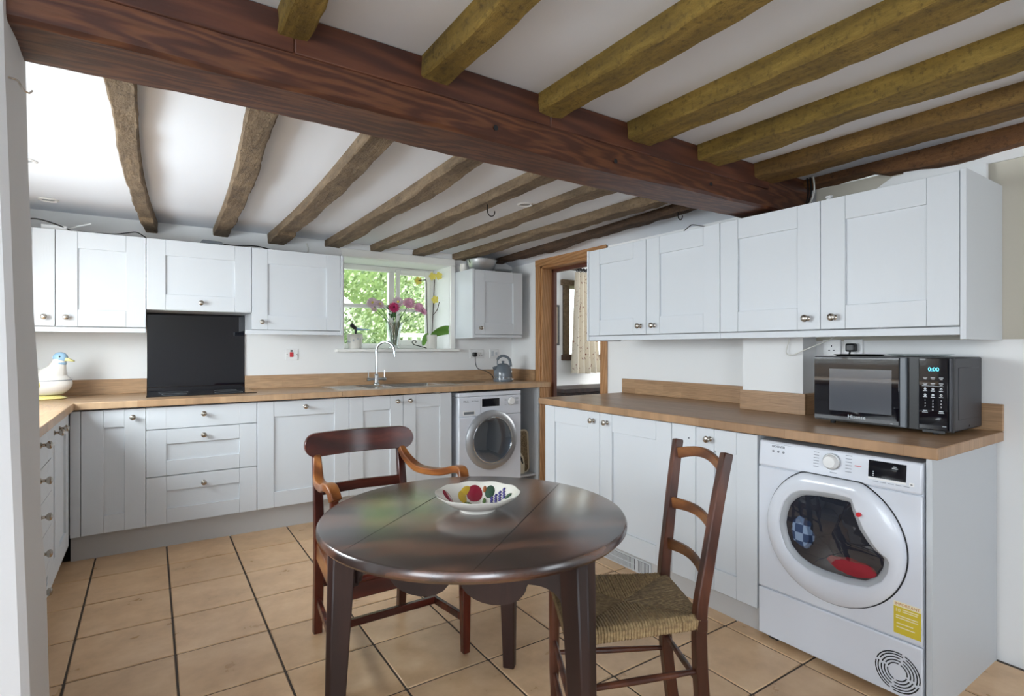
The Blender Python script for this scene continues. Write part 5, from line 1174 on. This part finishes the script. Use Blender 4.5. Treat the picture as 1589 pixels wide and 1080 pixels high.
tag(MB().prism([(1.28, 1.90), (.75, 1.90), (.75, 1.985), (1.0, 2.015), (1.08, 2.015)], lambda a, c_, d: (d, a, c_), 2.795, 2.82).build('plaster_board', 'wall'), 'white board offcut leaning on the wall behind the right cupboards', 'board')

# ------------------------------------------------------------------ next room
rd = thing('curtain_rod', 'black iron curtain rod seen through the doorway', 'curtain rod', (4.3, 4.62, 2.1))
MB().tube([(3.74, 4.62, 2.115), (4.9, 4.62, 2.115)], .014, 10).build('rod', 'blackiron', rd); MB().ball((3.72, 4.62, 2.115), .028, 12, 8).build('finial', 'blackiron', rd)
MB().tube([(3.99, 4.62, 2.115), (3.99, 4.62, 2.2)], .008, 8).build('bracket', 'blackiron', rd)
for k in range(6): MB().lathe([(.018, -.004), (.024, -.004), (.024, .004), (.018, .004), (.018, -.004)], 14, (3.97+k*.045, 4.62, 2.112), ((0, 1, 0), (0, 0, 1), (1, 0, 0))).build('ring', 'blackiron', rd)
rows = []
for k in range(15):
    t = k/14; z = lerp(2.09, .955, t); row = []
    for q in range(61): u = q/60; row.append((lerp(lerp(3.94, 3.89, t), lerp(4.19, 4.30, t), u), 4.62+.032*math.sin(u*math.pi*9+t*.6)*(.6+.4*t), z+.004*math.sin(u*20)*t))
    rows.append(row)
tag(MB().sheet(rows, (0, .004, 0)).build('curtain', 'curtain'), 'cream floral curtain hanging in the next room', 'curtain')
pf = thing('picture_frame', 'thin black framed picture on the next room wall', 'picture', (3.73, 4.75, 1.27))
MB().box(3.62, 3.80, 4.738, 4.7495, 1.27, 1.72).build('print', 'cream', pf)
MB().box(3.78, 3.80, 4.73, 4.7495, 1.27, 1.72).box(3.62, 3.78, 4.73, 4.7495, 1.70, 1.72).box(3.62, 3.78, 4.73, 4.7495, 1.27, 1.29).build('frame', 'black', pf)
bn = thing('dark_sideboard', 'dark sideboard in the next room seen above the right worktop', 'sideboard', (3.8, 4.25, 0))
MB().box(3.32, 4.6, 4.05, 4.5, .80, .84).build('top', 'oakdark', bn, .004); MB().box(3.36, 4.56, 4.08, 4.48, -.02, .80).build('carcass', 'oakdark', bn)
rdr = thing('radiator', 'white radiator under the next room window', 'radiator', (4.4, 4.72, .2))
MB().box(4.09, 4.9, 4.67, 4.745, .25, .83).build('panel', 'white_gl', rdr, .01, seg=2)

# ------------------------------------------------------------------ garden outside the sink window
struct(MB().box(-8, 14, 5.1, 16, -.5, -.35).build('floor_garden', 'lawn'))
def foliage(name, label, cx, cy, cz, rx, ry, rz_, n, seed, sz, cat='hedge'):
    rn = random.Random(seed); b = MB()
    for k in range(n):
        u = rn.uniform(-1, 1); a = rn.uniform(0, 2*math.pi); q = rn.uniform(.72, 1.05); s_ = math.sqrt(1-u*u)
        d = Vector((s_*math.cos(a), s_*math.sin(a), u)); bumpy = 1+.12*noise.noise((d*3+Vector((seed, 0, 0))))
        c_ = Vector((cx+rx*d.x*q*bumpy, cy+ry*d.y*q*bumpy, cz+rz_*d.z*q*bumpy))
        nn = Vector((rn.uniform(-1, 1), rn.uniform(-1, 1), rn.uniform(-.3, 1))).normalized(); t1 = nn.orthogonal().normalized(); t2 = nn.cross(t1); w = rn.uniform(.5, 1.1)*sz; i = len(b.v)
        b.v += [tuple(c_-t1*w), tuple(c_+t2*w*.5), tuple(c_+t1*w), tuple(c_-t2*w*.5)]; b.f.append((i, i+1, i+2, i+3))
    r = thing(name, label, cat, (cx, cy, -.35)); b.build('leaves', 'hedge', r, fix=False, smooth=False)['kind'] = 'stuff'
    MB().ball((cx, cy, cz), (rx*.72, ry*.72, rz_*.72), 20, 12).build('inner_growth', 'lawn', r)
    MB().tube([(cx, cy, -.36), (cx+.05, cy, cz)], [.12, .06], 8).build('trunk', 'stem', r)
foliage('garden_tree', 'leafy green tree filling the left panes of the sink window', 2.5, 8.5, 2.3, 1.35, 1.15, 2.3, 22000, 1, .04, 'tree')
foliage('garden_tree', 'leafy green tree filling the right panes of the sink window', 4.9, 11.3, 2.4, 1.9, 1.1, 2.8, 22000, 2, .04, 'tree')
foliage('garden_tree', 'distant tree behind the others outside the window', 4.6, 14.2, 3.0, 4.6, 1.1, 3.6, 24000, 4, .07, 'tree')
gb_ = thing('garden_railing', 'white wooden garden railing outside behind the orchid', 'railing', (3.3, 6.9, -.35))
bx0, by0 = 2.72, 6.9
for k in range(9): MB().box(bx0+k*.13, bx0+k*.13+.06, by0, by0+.03, -.36, 1.39).build('baluster', 'white_gl', gb_)
for z in (1.16, 1.39): MB().box(bx0-.05, bx0+1.2, by0-.02, by0+.05, z, z+.05).build('rail', 'white_gl', gb_)
hs = thing('garden_shed', 'small white gabled outbuilding glimpsed at the window left edge', 'building', (1.65, 6.6, -.35))
MB().box(1.34, 1.96, 6.3, 6.9, -.4, 1.72).build('walls', 'white_gl', hs)
MB().prism([(1.28, 1.72), (2.02, 1.72), (1.65, 1.99)], lambda a, c_, d: (a, d, c_), 6.26, 6.94).build('gable_roof', 'white_gl', hs)
foliage('garden_shrub', 'leafy green bush in front of the white outbuilding outside', 1.72, 5.75, .72, .40, .32, .92, 5000, 5, .03, 'shrub')
